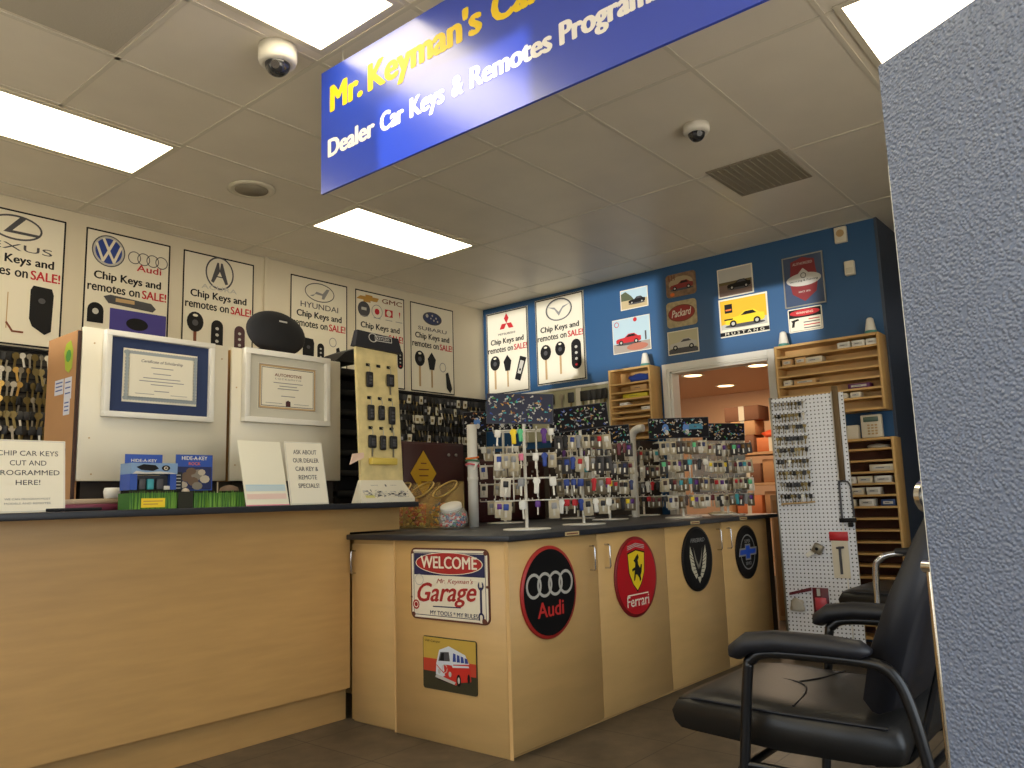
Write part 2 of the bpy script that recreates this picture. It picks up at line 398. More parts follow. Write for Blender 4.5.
# ------------------------------------------------------------------ logos and pictures
def keyart(a, u, v, s, kind, m1=M_black, m2=M_tan):
    """small printed key; head top at v, total height s"""
    if kind == 'blade':
        a.rect(u-.035*s, v-s, u+.035*s, v-.35*s, m2); a.ell(u, v-.22*s, .19*s, .22*s, m1, 16); a.ell(u, v-.08*s, .06*s, .03*s, M_paper, 10); a.ell(u, v-.24*s, .07*s, .07*s, M_dgrey, 10)
    elif kind == 'diamond':
        a.rect(u-.03*s, v-s, u+.03*s, v-.4*s, m2); a.poly([(u, v), (u+.16*s, v-.2*s), (u+.09*s, v-.5*s), (u-.09*s, v-.5*s), (u-.16*s, v-.2*s)], m1)
    elif kind == 'fob':
        a.poly(arc(u, v-.18*s, .2*s, 180, 0, 8)+arc(u, v-.8*s, .2*s, 0, -180, 8), m1)
        for q in (.25, .45, .65): a.ell(u, v-q*s, .06*s, .05*s, M_lgrey, 8)
        a.ell(u, v-.85*s, .06*s, .04*s, M_red, 8)
    elif kind == 'tilt':
        c, d = math.cos(-.35), math.sin(-.35)
        P = lambda x, y: (u+x*c-y*d, v-.5*s+x*d+y*c)
        a.poly([P(-.14*s, -.45*s), P(.14*s, -.45*s), P(.16*s, .45*s), P(-.16*s, .45*s)], m1)
        a.poly([P(-.08*s, -.2*s), P(.08*s, -.2*s), P(.09*s, .3*s), P(-.09*s, .3*s)], M_lgrey); a.ell(*P(0, -.05*s), .05*s, .05*s, M_black, 8)
    elif kind == 'ringfob':
        a.ring(u-.15*s, v-.16*s, .15*s, .16*s, .025*s, M_grey, 16)
        a.poly([(u-.02*s, v-.35*s), (u+.1*s, v-.3*s), (u+.28*s, v-.85*s), (u+.18*s, v-s), (u+.02*s, v-.85*s)], m1)
    elif kind == 'smart':
        a.poly([(u-.2*s, v-.1*s), (u-.15*s, v), (u+.2*s, v-.02*s), (u+.24*s, v-.15*s), (u+.22*s, v-.92*s), (u+.1*s, v-s), (u-.14*s, v-.85*s), (u-.2*s, v-.7*s)], m1); a.ell(u+.02*s, v-.3*s, .07*s, .06*s, M_dgrey, 10)
def rings4(a, u, v, r, w, m):
    for k in range(4): a.ring(u+(k-1.5)*r*1.42, v, r, r, w, m, 28)
def poster(name, label, o, R, w, h, brand, outer=False):
    mb, a = slab_on(o, R, UP, w, h, .006, M_paper)
    i = .012 if outer else .004
    a.frame(i+.002, i+.002, w-i-.002, h-i-.002, .011, M_black)
    if outer: a.frame(.003, .003, w-.003, h-.003, .004, M_dgrey)
    c = w/2
    a.text('Chip Keys and', c, h*.585, M_black, w=w*.79, h=h*.082, bold=.045)
    a.text('remotes on', w*.34, h*.505, M_black, w=w*.60, h=h*.058, bold=.045)
    a.text('SALE!', w*.815, h*.503, M_red, w=w*.3, h=h*.068, bold=.045)
    if brand == 'lexus':
        a.ring(c, h*.87, w*.26, h*.095, .012, M_dgrey)
        a.poly([(c+.02, h*.955), (c+.06, h*.955), (c-.02, h*.845), (c+.13, h*.845), (c+.13, h*.825), (c-.07, h*.825)], M_dgrey)
        a.text('LEXUS', c, h*.70, M_dgrey, w=w*.74, h=h*.05, bold=.01)
        keyart(a, w*.24, h*.47, h*.36, 'blade'); a.line([(w*.46, h*.38), (w*.46, h*.12)], .006, M_tan); a.line([(w*.46, h*.16), (w*.52, h*.1), (w*.62, h*.1)], .012, M_brown); keyart(a, w*.78, h*.46, h*.36, 'smart')
    if brand == 'vw':
        u, v, r = w*.26, h*.84, w*.19
        a.ell(u, v, r, r, M_dgrey); a.ell(u, v, r*.93, r*.93, M_lgrey); a.ell(u, v, r*.8, r*.8, M_bluei)
        a.line([(u-r*.32, v+r*.72), (u, v+.05*r), (u+r*.32, v+r*.72)], r*.16, M_paper)
        a.line([(u-r*.72, v+r*.35), (u-r*.33, v-r*.66), (u, v-.0*r), (u+r*.33, v-r*.66), (u+r*.72, v+r*.35)], r*.16, M_paper)
        rings4(a, w*.725, h*.83, .045, .006, M_dgrey); a.text('Audi', w*.74, h*.725, M_red, w=w*.3, h=h*.055, bold=.03)
        a.poly([(w*.22, h*.47), (w*.3, h*.49), (w*.78, h*.47), (w*.84, h*.43), (w*.8, h*.4), (w*.28, h*.42)], M_dgrey); a.rect(w*.36, h*.44, w*.58, h*.47, M_tan)
        a.poly([(w*.05, h*.25)]+[(w*.05, h*.35)]+arc(w*.14, h*.35, w*.09, 180, 0, 8)+[(w*.23, h*.25)], M_black); a.ell(w*.14, h*.34, w*.035, w*.035, M_lgrey)
        a.rect(w*.3, h*.08, w*.97, h*.385, mat('poster_purple', (66, 58, 140), .6)); a.rect(w*.3, h*.08, w*.97, h*.2, mat('poster_mauve', (150, 90, 140), .6)); a.ell(w*.62, h*.28, w*.13, h*.05, M_black)
    if brand == 'acura':
        a.ring(c, h*.85, w*.2, w*.22, .012, M_dgrey)
        a.poly([(c-.022, h*.945), (c-.008, h*.945), (c, h*.88), (c+.008, h*.945), (c+.022, h*.945), (c+.07, h*.765), (c+.048, h*.755), (c, h*.865), (c-.048, h*.755), (c-.07, h*.765)], M_dgrey)
        a.rect(c-.03, h*.812, c+.03, h*.822, M_dgrey)
        a.text('ACURA', c, h*.69, M_lgrey, w=w*.5, h=h*.04)
        keyart(a, w*.18, h*.47, h*.4, 'blade', M_black, M_brown); keyart(a, w*.48, h*.42, h*.28, 'fob'); keyart(a, w*.8, h*.4, h*.26, 'fob', mat('plum_ink', (70, 36, 44), .6))
    if brand == 'hyundai':
        a.ring(c, h*.87, w*.26, h*.095, .008, M_dgrey)
        a.poly([(c-.1, h*.825), (c-.07, h*.82), (c-.035, h*.875), (c+.03, h*.865), (c+.07, h*.92), (c+.1, h*.92), (c+.045, h*.81), (c+.02, h*.81), (c+.025, h*.845), (c-.045, h*.85)], M_grey)
        a.text('HYUNDAI', c, h*.70, M_dgrey, w=w*.66, h=h*.055, bold=.02)
        keyart(a, w*.3, h*.4, h*.3, 'smart'); keyart(a, w*.52, h*.36, h*.2, 'fob'); keyart(a, w*.8, h*.44, h*.3, 'ringfob')
    if brand == 'gm':
        a.poly([(w*.02, h*.90), (w*.1, h*.94), (w*.2, h*.94), (w*.2, h*.96), (w*.34, h*.96), (w*.34, h*.945), (w*.47, h*.945), (w*.43, h*.90), (w*.3, h*.90), (w*.3, h*.88), (w*.16, h*.88), (w*.16, h*.90)], M_gold)
        a.text('GMC', w*.74, h*.905, M_brown, w=w*.42, h=h*.05, bold=.04)
        a.ell(w*.17, h*.80, w*.12, w*.12, M_dgrey); a.rect(w*.12, h*.79, w*.22, h*.82, M_lgrey)
        a.ring(w*.43, h*.80, w*.11, w*.11, .006, M_grey); a.ell(w*.43, h*.80, w*.05, w*.05, M_red, 8)
        a.rect(w*.59, h*.765, w*.75, h*.845, M_red); a.ell(w*.67, h*.805, w*.05, w*.05, M_paper, 10); a.poly([(w*.88, h*.84), (w*.91, h*.84), (w*.895, h*.77)], M_red)
        for u in (.17, .43, .67, .88): a.rect(w*(u-.07), h*.725, w*(u+.07), h*.732, M_grey)
        keyart(a, w*.25, h*.45, h*.34, 'blade'); keyart(a, w*.9, h*.42, h*.2, 'fob')
    if brand == 'subaru':
        a.ell(c, h*.85, w*.22, h*.075, M_dgrey); a.ell(c, h*.85, w*.195, h*.063, mat('subaru_blue', (40, 54, 96), .5))
        for du, dv, q in ((-.07, .02, .02), (.0, .03, .011), (.05, .01, .011), (.02, -.015, .011), (.07, -.02, .011), (-.02, 0, .009)): a.ell(c+du, h*.85+dv, q, q, M_lgrey, 6)
        a.text('SUBARU', c, h*.70, M_dgrey, w=w*.66, h=h*.04, bold=.03)
        keyart(a, w*.2, h*.46, h*.4, 'blade'); keyart(a, w*.47, h*.46, h*.4, 'diamond'); keyart(a, w*.8, h*.36, h*.34, 'ringfob')
    if brand == 'mitsubishi':
        u, v = c, h*.84
        for q in (90, 210, 330):
            t = math.radians(q); d = .062
            e = (math.cos(t)*d, math.sin(t)*d)
            p = [(0, 0)]
            for q2 in (q-30, q, q+30):
                t2 = math.radians(q2); L = d if q2 != q else d*1.732
                p.append((math.cos(t2)*L, math.sin(t2)*L))
            a.poly([(u+x, v+y) for x, y in p], M_red)
        a.text('MITSUBISHI', c, h*.705, M_dgrey, w=w*.4, h=h*.025)
        keyart(a, w*.2, h*.47, h*.4, 'blade'); keyart(a, w*.5, h*.46, h*.38, 'diamond'); keyart(a, w*.8, h*.43, h*.31, 'tilt')
    if brand == 'mazda':
        a.ring(c, h*.84, w*.27, h*.13, .014, M_dgrey); a.ring(c, h*.835, w*.24, h*.115, .004, M_lgrey)
        a.poly([(c-.13, h*.885), (c-.05, h*.87), (c, h*.81), (c+.05, h*.87), (c+.13, h*.885), (c+.05, h*.845), (c, h*.765), (c-.05, h*.845)], M_grey)
        keyart(a, w*.2, h*.46, h*.4, 'blade'); keyart(a, w*.5, h*.47, h*.37, 'blade'); keyart(a, w*.82, h*.46, h*.33, 'fob')
    o = mb.build(name); tag(o, label, 'poster', 'car key sale posters'); return o
g = .007
for x0, br, lb in ((1.39, 'lexus', 'white sale poster with the LEXUS name, furthest left on the cream wall'),
                   (2.093, 'vw', 'white sale poster with a blue round logo and four rings'),
                   (2.77, 'acura', 'white sale poster with the ACURA name and caliper logo'),
                   (3.685, 'hyundai', 'white sale poster with the HYUNDAI name behind the black oval speaker'),
                   (4.351, 'gm', 'white sale poster with a gold bow tie and GMC lettering'),
                   (5.005, 'subaru', 'white sale poster with the SUBARU name nearest the room corner')):
    poster('sale_poster', lb, (x0, YL-g, 2.107), XR, .58, .857, br)
poster('sale_poster', 'white sale poster with three red diamonds on the blue wall', (XB-g, 5.375, 2.13), YR, .555, .86, 'mitsubishi', True)
poster('sale_poster', 'white sale poster with a winged oval logo on the blue wall', (XB-g, 4.725, 2.16), YR, .585, .855, 'mazda', True)
struct(MB().box(3.44, YL-.02, 2.0, 3.47, YL, ZC-.004, M_wallL), 'trim_3')

def car(a, u, v, s, body, dark=M_black, wheel=M_black, rim=M_lgrey, flip=1):
    F = lambda pts: [(u+flip*x*s, v+y*s) for x, y in pts]
    a.ell(u, v+.0*s, .52*s, .05*s, M_dgrey, 16)
    a.poly(F([(-.5, .06), (-.5, .16), (-.44, .2), (-.15, .23), (.0, .34), (.24, .345), (.38, .24), (.5, .22), (.51, .08), (.45, .04), (-.45, .04)]), body)
    a.poly(F([(-.1, .23), (.02, .315), (.22, .32), (.31, .24)]), dark)
    for x in (-.3, .31): a.ell(u+flip*x*s, v+.055*s, .09*s, .085*s, wheel, 14); a.ell(u+flip*x*s, v+.055*s, .045*s, .045*s, rim, 10)
def pic(name, label, y0, z0, w, h, draw, m=M_paper, cat='picture', rnd=0, tilt=0, t=.005):
    ct = math.cos(tilt); st = math.sin(tilt)
    R = Vector((0, -ct, st)); U = Vector((0, st, ct))
    o = Vector((XB-t-.002, y0, z0))
    if rnd:
        mb = MB(); pts = arc(rnd, rnd, rnd, 180, 270, 4)+arc(w-rnd, rnd, rnd, 270, 360, 4)+arc(w-rnd, h-rnd, rnd, 0, 90, 4)+arc(rnd, h-rnd, rnd, 90, 180, 4)
        N = R.cross(U); n = len(pts)
        vs = [o+R*p[0]+U*p[1] for p in pts]+[o+R*p[0]+U*p[1]-N*t for p in pts]
        mb.add(vs, [list(range(n)), list(range(2*n-1, n-1, -1))]+[(i, n+i, n+(i+1) % n, (i+1) % n) for i in range(n)], m)
        a = Art(mb, o, R, U)
    else: mb, a = slab_on(o, R, U, w, h, t, m)
    draw(a, w, h)
    return tag(mb.build(name), label, cat, 'car pictures on the blue wall')
def d_blackcar(a, w, h):
    a.rect(.008, .008, w-.008, h*.45, mat('sand_ink', (190, 172, 132), .6)); a.rect(.008, h*.45, w-.008, h-.008, M_cyanw)
    a.poly([(.008, h*.45), (.008, h*.8), (w*.2, h*.9), (w*.4, h*.65), (w*.5, h*.45)], mat('tree_ink', (84, 92, 66), .7)); car(a, w*.6, h*.25, w*.6, M_black, M_dgrey)
pic('car_picture', 'small photo of a black car on sand, upper left on the blue wall', 3.735, 2.735, .285, .185, d_blackcar)
def d_redchev(a, w, h):
    a.rect(.006, .006, w-.006, h-.006, M_cyanw); a.rect(.006, .006, w-.006, h*.28, mat('road_ink', (160, 150, 140), .7)); car(a, w*.42, h*.26, w*.66, M_red)
    a.ring(w*.12, h*.85, .025, .025, .006, M_red); a.ell(w*.62, h*.92, .02, .02, M_red, 10); a.ell(w*.65, h*.14, w*.28, h*.1, mat('roses_ink', (176, 110, 90), .7)); a.rect(w*.86, h*.3, w*.9, h*.55, M_dgrey)
pic('car_picture', 'pale blue print of a red car, below the black car photo', 3.835, 2.345, .39, .315, d_redchev)
def d_redrust(a, w, h):
    a.ell(w*.5, h*.56, w*.4, h*.3, mat('worn_beige_ink', (168, 150, 116), .7)); a.ell(w*.2, h*.12, w*.08, h*.08, M_orange, 8); car(a, w*.52, h*.3, w*.76, mat('faded_red_ink', (130, 40, 38), .6))
    for q in (.1, .2, .28): a.rect(w*q, h*.72, w*(q+.03), h*.95, M_brown)
pic('tin_sign', 'rusty rounded tin sign with a red car, top of a column of three', 3.265, 2.76, .285, .205, d_redrust, mat('worn_brown_tin', (132, 104, 78), .7, vary=.3, vscale=30), 'tin sign', .03)
def d_redoval(a, w, h):
    a.ell(w/2, h*.52, w*.45, h*.33, M_brown); a.ell(w/2, h*.52, w*.42, h*.29, mat('oval_red_ink', (150, 46, 42), .6)); a.text('Packard', w/2, h*.40, M_paper, w=w*.66, h=h*.28, shear=.3, tilt=.05)
pic('tin_sign', 'rusty tin sign with white script in a red oval, middle of three', 3.275, 2.495, .285, .225, d_redoval, mat('worn_cream_tin', (176, 160, 122), .7, vary=.2, vscale=30), 'tin sign', .03)
def d_silver(a, w, h):
    a.rect(.008, .008, w-.008, h-.008, mat('fog_ink', (190, 184, 150), .7)); a.rect(.008, .008, w-.008, h*.2, M_dgrey); car(a, w*.5, h*.22, w*.86, M_lgrey, M_dgrey)
pic('car_picture', 'framed photo of a silver car, bottom of the column of three', 3.28, 2.258, .29, .205, d_silver)
def d_mustb(a, w, h):
    a.rect(.01, .01, w-.01, h-.01, M_lgrey); a.rect(.01, .01, w-.01, h*.42, mat('tarmac_ink', (120, 100, 90), .7)); a.rect(.01, h*.42, w-.01, h*.52, mat('moor_ink', (100, 88, 56), .7)); car(a, w*.6, h*.25, w*.66, M_black, M_dgrey)
pic('car_picture', 'photo of a dark muscle car above the yellow car print', 2.785, 2.668, .305, .245, d_mustb)
def d_yellow(a, w, h):
    a.rect(.012, h*.2, w-.012, h-.014, mat('amber_ink', (226, 178, 30), .6)); a.poly([(.012, h*.2), (w-.012, h*.2), (w-.012, h*.4), (w*.7, h*.45), (.012, h*.32)], M_lgrey)
    a.rect(w*.12, h*.62, w*.28, h*.85, M_black); a.rect(w*.14, h*.68, w*.26, h*.72, M_orange); car(a, w*.52, h*.27, w*.8, M_yel)
    a.rect(w*.1, h*.43, w*.28, h*.47, M_black); a.rect(.0, h*.03, w, h*.13, M_black)
    a.text('MUSTANG', w/2, h*.045, M_paper, w=w*.8, h=h*.07, space=1.6)
pic('car_picture', 'yellow print of a yellow muscle car with a black strip below', 2.79, 2.335, .415, .32, d_yellow)
# clear framed shield
t = thing('framed_shield_sign', 'red and white shield emblem in a clear square frame', 'framed sign', (XB, 2.23, 2.48), group='car pictures on the blue wall')
w_, h_ = .305, .395; mb, a = slab_on((XB-.012, 2.228, 2.485), YR, UP, w_, h_, .006, mat('shield_backing', (70, 84, 110), .15))
a.poly([(w_*.2, h_*.9), (w_*.35, h_*.93), (w_*.5, h_*.97), (w_*.65, h_*.93), (w_*.8, h_*.9), (w_*.82, h_*.7), (w_*.86, h_*.5), (w_*.8, h_*.25), (w_*.5, h_*.08), (w_*.2, h_*.25), (w_*.14, h_*.5), (w_*.18, h_*.7)], mat('shield_red', (122, 28, 34), .4))
a.ell(w_*.5, h_*.52, w_*.44, h_*.13, M_lgrey); a.poly([(w_*.25, h_*.55), (w_*.5, h_*.75), (w_*.75, h_*.55)], M_lgrey); a.ring(w_*.5, h_*.6, .022, .022, .005, M_black)
a.text('Servicing & Painting', w_*.5, h_*.47, M_black, w=w_*.72, h=h_*.05); a.text('AUTHORIZED', w_*.5, h_*.82, M_lgrey, w=w_*.5, h=h_*.05); a.text('SINCE 1935', w_*.5, h_*.26, M_lgrey, w=w_*.3, h=h_*.035)
mb.build('emblem', t)
f = MB()
for (u0, v0, u1, v1) in ((-.005, -.005, w_+.005, .004), (-.005, h_-.004, w_+.005, h_+.005), (-.005, .004, .004, h_-.004), (w_-.004, .004, w_+.005, h_-.004)):
    f.box(XB-.018, 2.228-u1, 2.485+v0, XB-.002, 2.228-u0, 2.485+v1, M_steel)
f.build('frame', t)
def d_warn(a, w, h):
    a.rect(.008, .008, w-.008, h-.008, M_black); a.rect(.01, .01, w-.01, h*.6, M_paper); a.ell(w/2, h*.8, w*.44, h*.14, M_red); a.text('WARNING', w/2, h*.755, M_paper, w=w*.5, h=h*.09)
    a.poly([(w*.08, h*.5), (w*.3, h*.56), (w*.32, h*.48), (w*.2, h*.44), (w*.17, h*.22), (w*.09, h*.22), (w*.12, h*.42)], M_black)
    for i, q in enumerate((.47, .36, .24, .12)): a.rect(w*(.45 if i else .6), h*q, w*.92, h*(q+.04), M_dgrey if i % 2 else M_red)
pic('warning_sign', 'small red white and black warning sign with a pistol drawing', 2.222, 2.285, .262, .185, d_warn, M_paper, 'warning sign', .01)
# wall boxes
t = thing('alarm_box', 'small cream box with a round sounder high on the blue wall', 'alarm', (XB, 1.77, 2.97))
lpart(MB().rbox(-.03, -.045, -.062, -.001, .045, .062, M_board, .006), 'housing', t); lpart(MB().cyl((-.03, 0, .01), (-.036, 0, .01), .028, M_tan, 20), 'sounder', t)
t = thing('motion_sensor', 'small cream vertical sensor on the blue wall under the alarm box', 'sensor', (XB, 1.725, 2.70))
lpart(MB().rbox(-.045, -.036, -.055, -.001, .036, .055, M_board, .01), 'housing', t); lpart(MB().rbox(-.05, -.024, -.04, -.044, .024, .0, mat('sensor_lens', (206, 200, 180), .2), .003), 'lens', t)

# ------------------------------------------------------------------ left service counter
CT0, CT1 = 1.05, 1.078
t = thing('service_counter', 'long maple laminate service counter with a recessed toe kick', 'counter', (.6, 3.6, 0))
MB().box(-1.4, 3.33, .162, 2.64, 3.352, CT0, M_woodh).build('front_panel', t)
MB().box(-1.4, 3.39, 0, 2.66, 3.41, .162, M_woodh).build('toe_kick', t)
MB().box(-1.4, 3.352, .16, 2.64, 3.41, .19, M_woodh).build('bottom_rail', t)
MB().box(2.64, 3.335, .93, 2.985, 3.352, CT0, M_woodh).build('end_apron', t)
MB().box(-1.4, 3.95, 0, 2.985, 3.97, CT0, M_woodh).build('back_panel', t)
tag(MB().rbox(-1.4, 3.19, CT0, 3.0, 4.0, CT1, M_top, .004, 2).build('countertop'), 'long dark laminate top of the left service counter', 'countertop')

# ------------------------------------------------------------------ island cabinets
IX, IY = 2.643, 2.262; IZ = .893
def handle(parent, axis, p, z0, z1):
    """bar pull; axis = outward vector"""
    ax = Vector(axis); p = Vector(p); r = .0045
    q = [p+Vector((0, 0, z1))-ax*.004, p+ax*.024+Vector((0, 0, z1)), p+ax*.03+Vector((0, 0, z1-.008)), p+ax*.03+Vector((0, 0, z0+.008)), p+ax*.024+Vector((0, 0, z0)), p+Vector((0, 0, z0))-ax*.004]
    return MB().tube(q, r, M_chrome, 8).build('handle', parent)
t = thing('base_cabinet', 'maple island cabinet with the welcome sign on its end', 'cabinet', (3.3, 2.8, 0), group='island cabinets')
MB().box(IX+.02, IY+.022, 0, 4.0, 3.325, IZ, M_wood).build('body', t)
dr = MB().rbox(IX+.004, IY, .02, 3.3205, IY+.02, IZ-.002, M_wood, .0015, 1).build('door', t); handle(dr, (0, -1, 0), (3.257, IY, 0), .722, .836)
dr = MB().rbox(3.3245, IY, .02, 3.9975, IY+.02, IZ-.002, M_wood, .0015, 1).build('door', t); handle(dr, (0, -1, 0), (3.389, IY, 0), .722, .836)
MB().rbox(IX, IY+.022, .0, IX+.018, 2.985, IZ, M_wood, .0015, 1).build('end_panel', t)
MB().box(IX, IY+.001, 0, IX+.004, IY+.02, IZ, M_edge).build('edge_strip', t)
MB().box(IX, 2.987, .0, IX+.022, 2.999, IZ, M_edge).build('divider_strip', t)
dr = MB().rbox(IX+.006, 3.001, .012, IX+.018, 3.325, IZ-.022, M_wood, .0015, 1).build('end_door', t); handle(dr, (-1, 0, 0), (IX+.006, 3.295, 0), .725, .837)
t = thing('base_cabinet', 'maple island cabinet with two small black round signs', 'cabinet', (4.7, 2.8, 0), group='island cabinets')
MB().box(4.002, IY+.022, 0, 5.41, 3.325, IZ, M_wood).build('body', t)
dr = MB().rbox(4.0005, IY, .02, 4.7035, IY+.02, IZ-.002, M_wood, .0015, 1).build('door', t); handle(dr, (0, -1, 0), (4.64, IY, 0), .728, .852)
dr = MB().rbox(4.7075, IY, .02, 5.408, IY+.02, IZ-.002, M_wood, .0015, 1).build('door', t); handle(dr, (0, -1, 0), (4.78, IY, 0), .728, .852)
MB().box(5.411, IY+.03, 0, 5.56, 3.325, IZ, mat('dark_brown_panel', (62, 52, 42), .6)).build('end_filler', t)
t = thing('rear_cabinet', 'maple storage cabinet at the rear of the island, mostly hidden', 'cabinet', (4.3, 3.6, 0))
MB().box(3.02, 3.33, 0, 5.41, 3.95, IZ, M_wood).build('body', t)
tp = MB().rbox(IX-.028, IY-.03, IZ+.001, 5.62, 3.328, .92, M_top, .004, 2)
tp.rbox(3.01, 3.3281, IZ+.001, 5.62, 3.98, .92, M_top, .004, 2)
tag(tp.build('countertop'), 'dark laminate top of the island holding the key racks', 'countertop')
for x, lb in ((3.02, 'small cream price tag on the island top edge nearest the corner'), (4.25, 'small cream price tag on the island top edge above the eagle sign'), (4.92, 'small cream price tag on the island top edge furthest back')):
    mb, a = slab_on((x, IY-.032, IZ+.004), XR, UP, .11, .018, .002, mat('label_cream', (196, 176, 130), .6))
    a.rect(.01, .006, .1, .012, M_brown); tag(mb.build('price_tag'), lb, 'price tag', 'tags on the island top edge')

# signs on the island
def round_sign(name, label, cx, cz, r, rim, base, draw):
    mb = MB(); y = IY-.003
    mb.lathe((cx, y, cz), [(0, 0), (r, 0), (r, .006), (r*.985, .009), (0, .009)], rim, 48, (0, -1, 0))
    a = Art(mb, (cx, y-.0092, cz), XR, UP); a.ell(0, 0, r*.925 if rim != base else r*.98, r*.925 if rim != base else r*.98, base, 48); draw(a, r)
    return tag(mb.build(name), label, 'round sign', 'round signs on the island doors')
def d_audi(a, r):
    rings4(a, 0, .035, r*.27, .013, M_lgrey); a.text('Audi', 0, -r*.52, mat('audi_red', (196, 46, 44), .5), w=r*.95, h=r*.32, bold=.04)
round_sign('round_sign', 'round black sign with a red rim and four silver rings', 2.915, .655, .205, mat('sign_red_rim', (170, 40, 36), .4), mat('sign_black', (14, 14, 16), .6, spec=.2), d_audi)
def d_ferrari(a, r):
    a.poly([(-r*.42, r*.6), (0, r*.68), (r*.42, r*.6), (r*.38, .1*r), (r*.2, -.2*r), (0, -.38*r), (-r*.2, -.2*r), (-r*.38, .1*r)], M_black)
    a.poly([(-r*.39, r*.57), (0, r*.65), (r*.39, r*.57), (r*.35, .1*r), (r*.18, -.18*r), (0, -.34*r), (-r*.18, -.18*r), (-r*.35, .1*r)], M_yel)
    for i in range(3): a.line([(-r*.4, r*(.68+.04*i)), (0, r*(.75+.04*i)), (r*.4, r*(.68+.04*i))], r*.018, M_lgrey)
    a.poly([(x*r, y*r) for x, y in [(-.02, .5), (.08, .56), (.12, .47), (.06, .4), (.08, .3), (.16, .2), (.2, .3), (.26, .28), (.22, .1), (.16, .02), (.2, -.08), (.12, -.14), (.1, -.04), (.02, .04), (-.06, .06), (-.1, -.08), (-.16, -.1), (-.12, .06), (-.1, .16), (-.22, .14), (-.22, .2), (-.08, .24), (-.06, .34), (-.14, .4)]], M_black)
    a.text('Ferrari', 0, -r*.72, M_paper, w=r*1.05, h=r*.26, bold=.02); a.rect(-r*.5, -r*.45, r*.5, -r*.42, M_paper)
round_sign('round_sign', 'round red sign with a black horse on a yellow shield', 3.66, .655, .206, mat('sign_dark_red', (130, 22, 26), .4), mat('sign_red', (186, 26, 36), .3), d_ferrari)
def d_bird(a, r):
    m = mat('bird_silver', (206, 200, 176), .5)
    for s in (-1, 1):
        a.poly([(s*.5*r, .42*r), (s*.56*r, .1*r), (s*.46*r, -.3*r), (s*.2*r, -.6*r), (s*.08*r, -.5*r), (s*.24*r, -.2*r), (s*.34*r, .1*r)], m)
        for q in range(6): a.line([(s*(.56-.05*q)*r, (.2-.13*q)*r), (s*(.36-.05*q)*r, (.08-.1*q)*r)], r*.02, M_black)
        a.poly([(s*.3*r, .38*r), (s*.22*r, 0), (s*.04*r, -.32*r), (0, -.2*r), (s*.14*r, .0)], mat('bird_grey', (130, 126, 112), .5))
    a.poly([(-.14*r, -.55*r), (.14*r, -.55*r), (.06*r, -.68*r), (0, -.75*r), (-.06*r, -.68*r)], m); a.text('FIREBIRD', 0, .52*r, M_grey, w=r*.95, h=r*.12, shear=.3)
round_sign('round_sign', 'round black sign with a spread-winged silver bird', 4.352, .694, .187, mat('sign_black_rim', (24, 19, 18), .5, spec=.3), MATS['sign_black'], d_bird)
def d_chev(a, r):
    a.ring(0, 0, r*.66, r*.66, r*.05, M_grey); m = M_grey
    B = lambda k: [(-.82*k, -.14*k), (-.72*k, .16*k), (-.24*k, .16*k), (-.24*k, .3*k), (.24*k, .3*k), (.24*k, .16*k), (.82*k, .16*k), (.74*k, -.14*k), (.24*k, -.14*k), (.24*k, -.3*k), (-.24*k, -.3*k), (-.24*k, -.14*k)]
    a.poly([(x*r, y*r) for x, y in B(1)], m); a.poly([(x*r, y*r) for x, y in [(-.74, -.08), (-.66, .1), (-.18, .1), (-.18, .24), (.18, .24), (.18, .1), (.74, .1), (.68, -.08), (.18, -.08), (.18, -.24), (-.18, -.24), (-.18, -.08)]], mat('chev_blue', (24, 78, 190), .4))
    a.text('SUPER', 0, .34*r, M_grey, w=.5*r, h=.13*r); a.text('SERVICE', 0, -.48*r, M_grey, w=.5*r, h=.12*r)
round_sign('round_sign', 'round black sign with a blue bow tie emblem', 5.05, .687, .172, MATS['sign_black_rim'], MATS['sign_black'], d_chev)

def tin(y0, z0, w, h, r, m, label):
    o = Vector((IX-.006, y0, z0)); R = Vector(YR); U = Vector(UP); N = R.cross(U); mb = MB()
    pts = arc(r, r, r, 180, 270, 4)+arc(w-r, r, r, 270, 360, 4)+arc(w-r, h-r, r, 0, 90, 4)+arc(r, h-r, r, 90, 180, 4); n = len(pts)
    vs = [o+R*p[0]+U*p[1] for p in pts]+[o+R*p[0]+U*p[1]-N*.004 for p in pts]
    mb.add(vs, [list(range(n)), list(range(2*n-1, n-1, -1))]+[(i, n+i, n+(i+1) % n, (i+1) % n) for i in range(n)], m)
    return mb, Art(mb, o, R, U)
w_, h_ = .50, .325
mb, a = tin(2.868, .535, w_, h_, .03, mat('rusty_tin_edge', (96, 52, 36), .6), '')
cream = mat('sign_cream', (226, 218, 196), .5); navy = mat('sign_navy', (34, 36, 78), .5); rd = mat('sign_brick_red', (164, 36, 34), .5)
a.poly(arc(.03, .03, .022, 180, 270, 4)+arc(w_-.03, .03, .022, 270, 360, 4)+arc(w_-.03, h_-.03, .022, 0, 90, 4)+arc(.03, h_-.03, .022, 90, 180, 4), cream)
a.frame(.022, .02, w_-.022, h_-.02, .003, navy); a.rect(.025, h_*.62, w_-.025, h_-.024, navy)
a.ell(w_/2, h_*.79, w_*.43, h_*.155, cream, 40); a.ell(w_/2, h_*.79, w_*.42, h_*.145, rd, 40)
a.text('WELCOME', w_/2, h_*.72, cream, w=w_*.72, h=h_*.165, bold=.05)
a.text("Mr. Keyman's", w_*.58, h_*.50, rd, w=w_*.46, h=h_*.085, shear=.35, bold=.0, tilt=.02)
a.text('Garage', w_*.47, h_*.19, rd, w=w_*.76, h=h_*.34, shear=.3, bold=.035, tilt=.05)
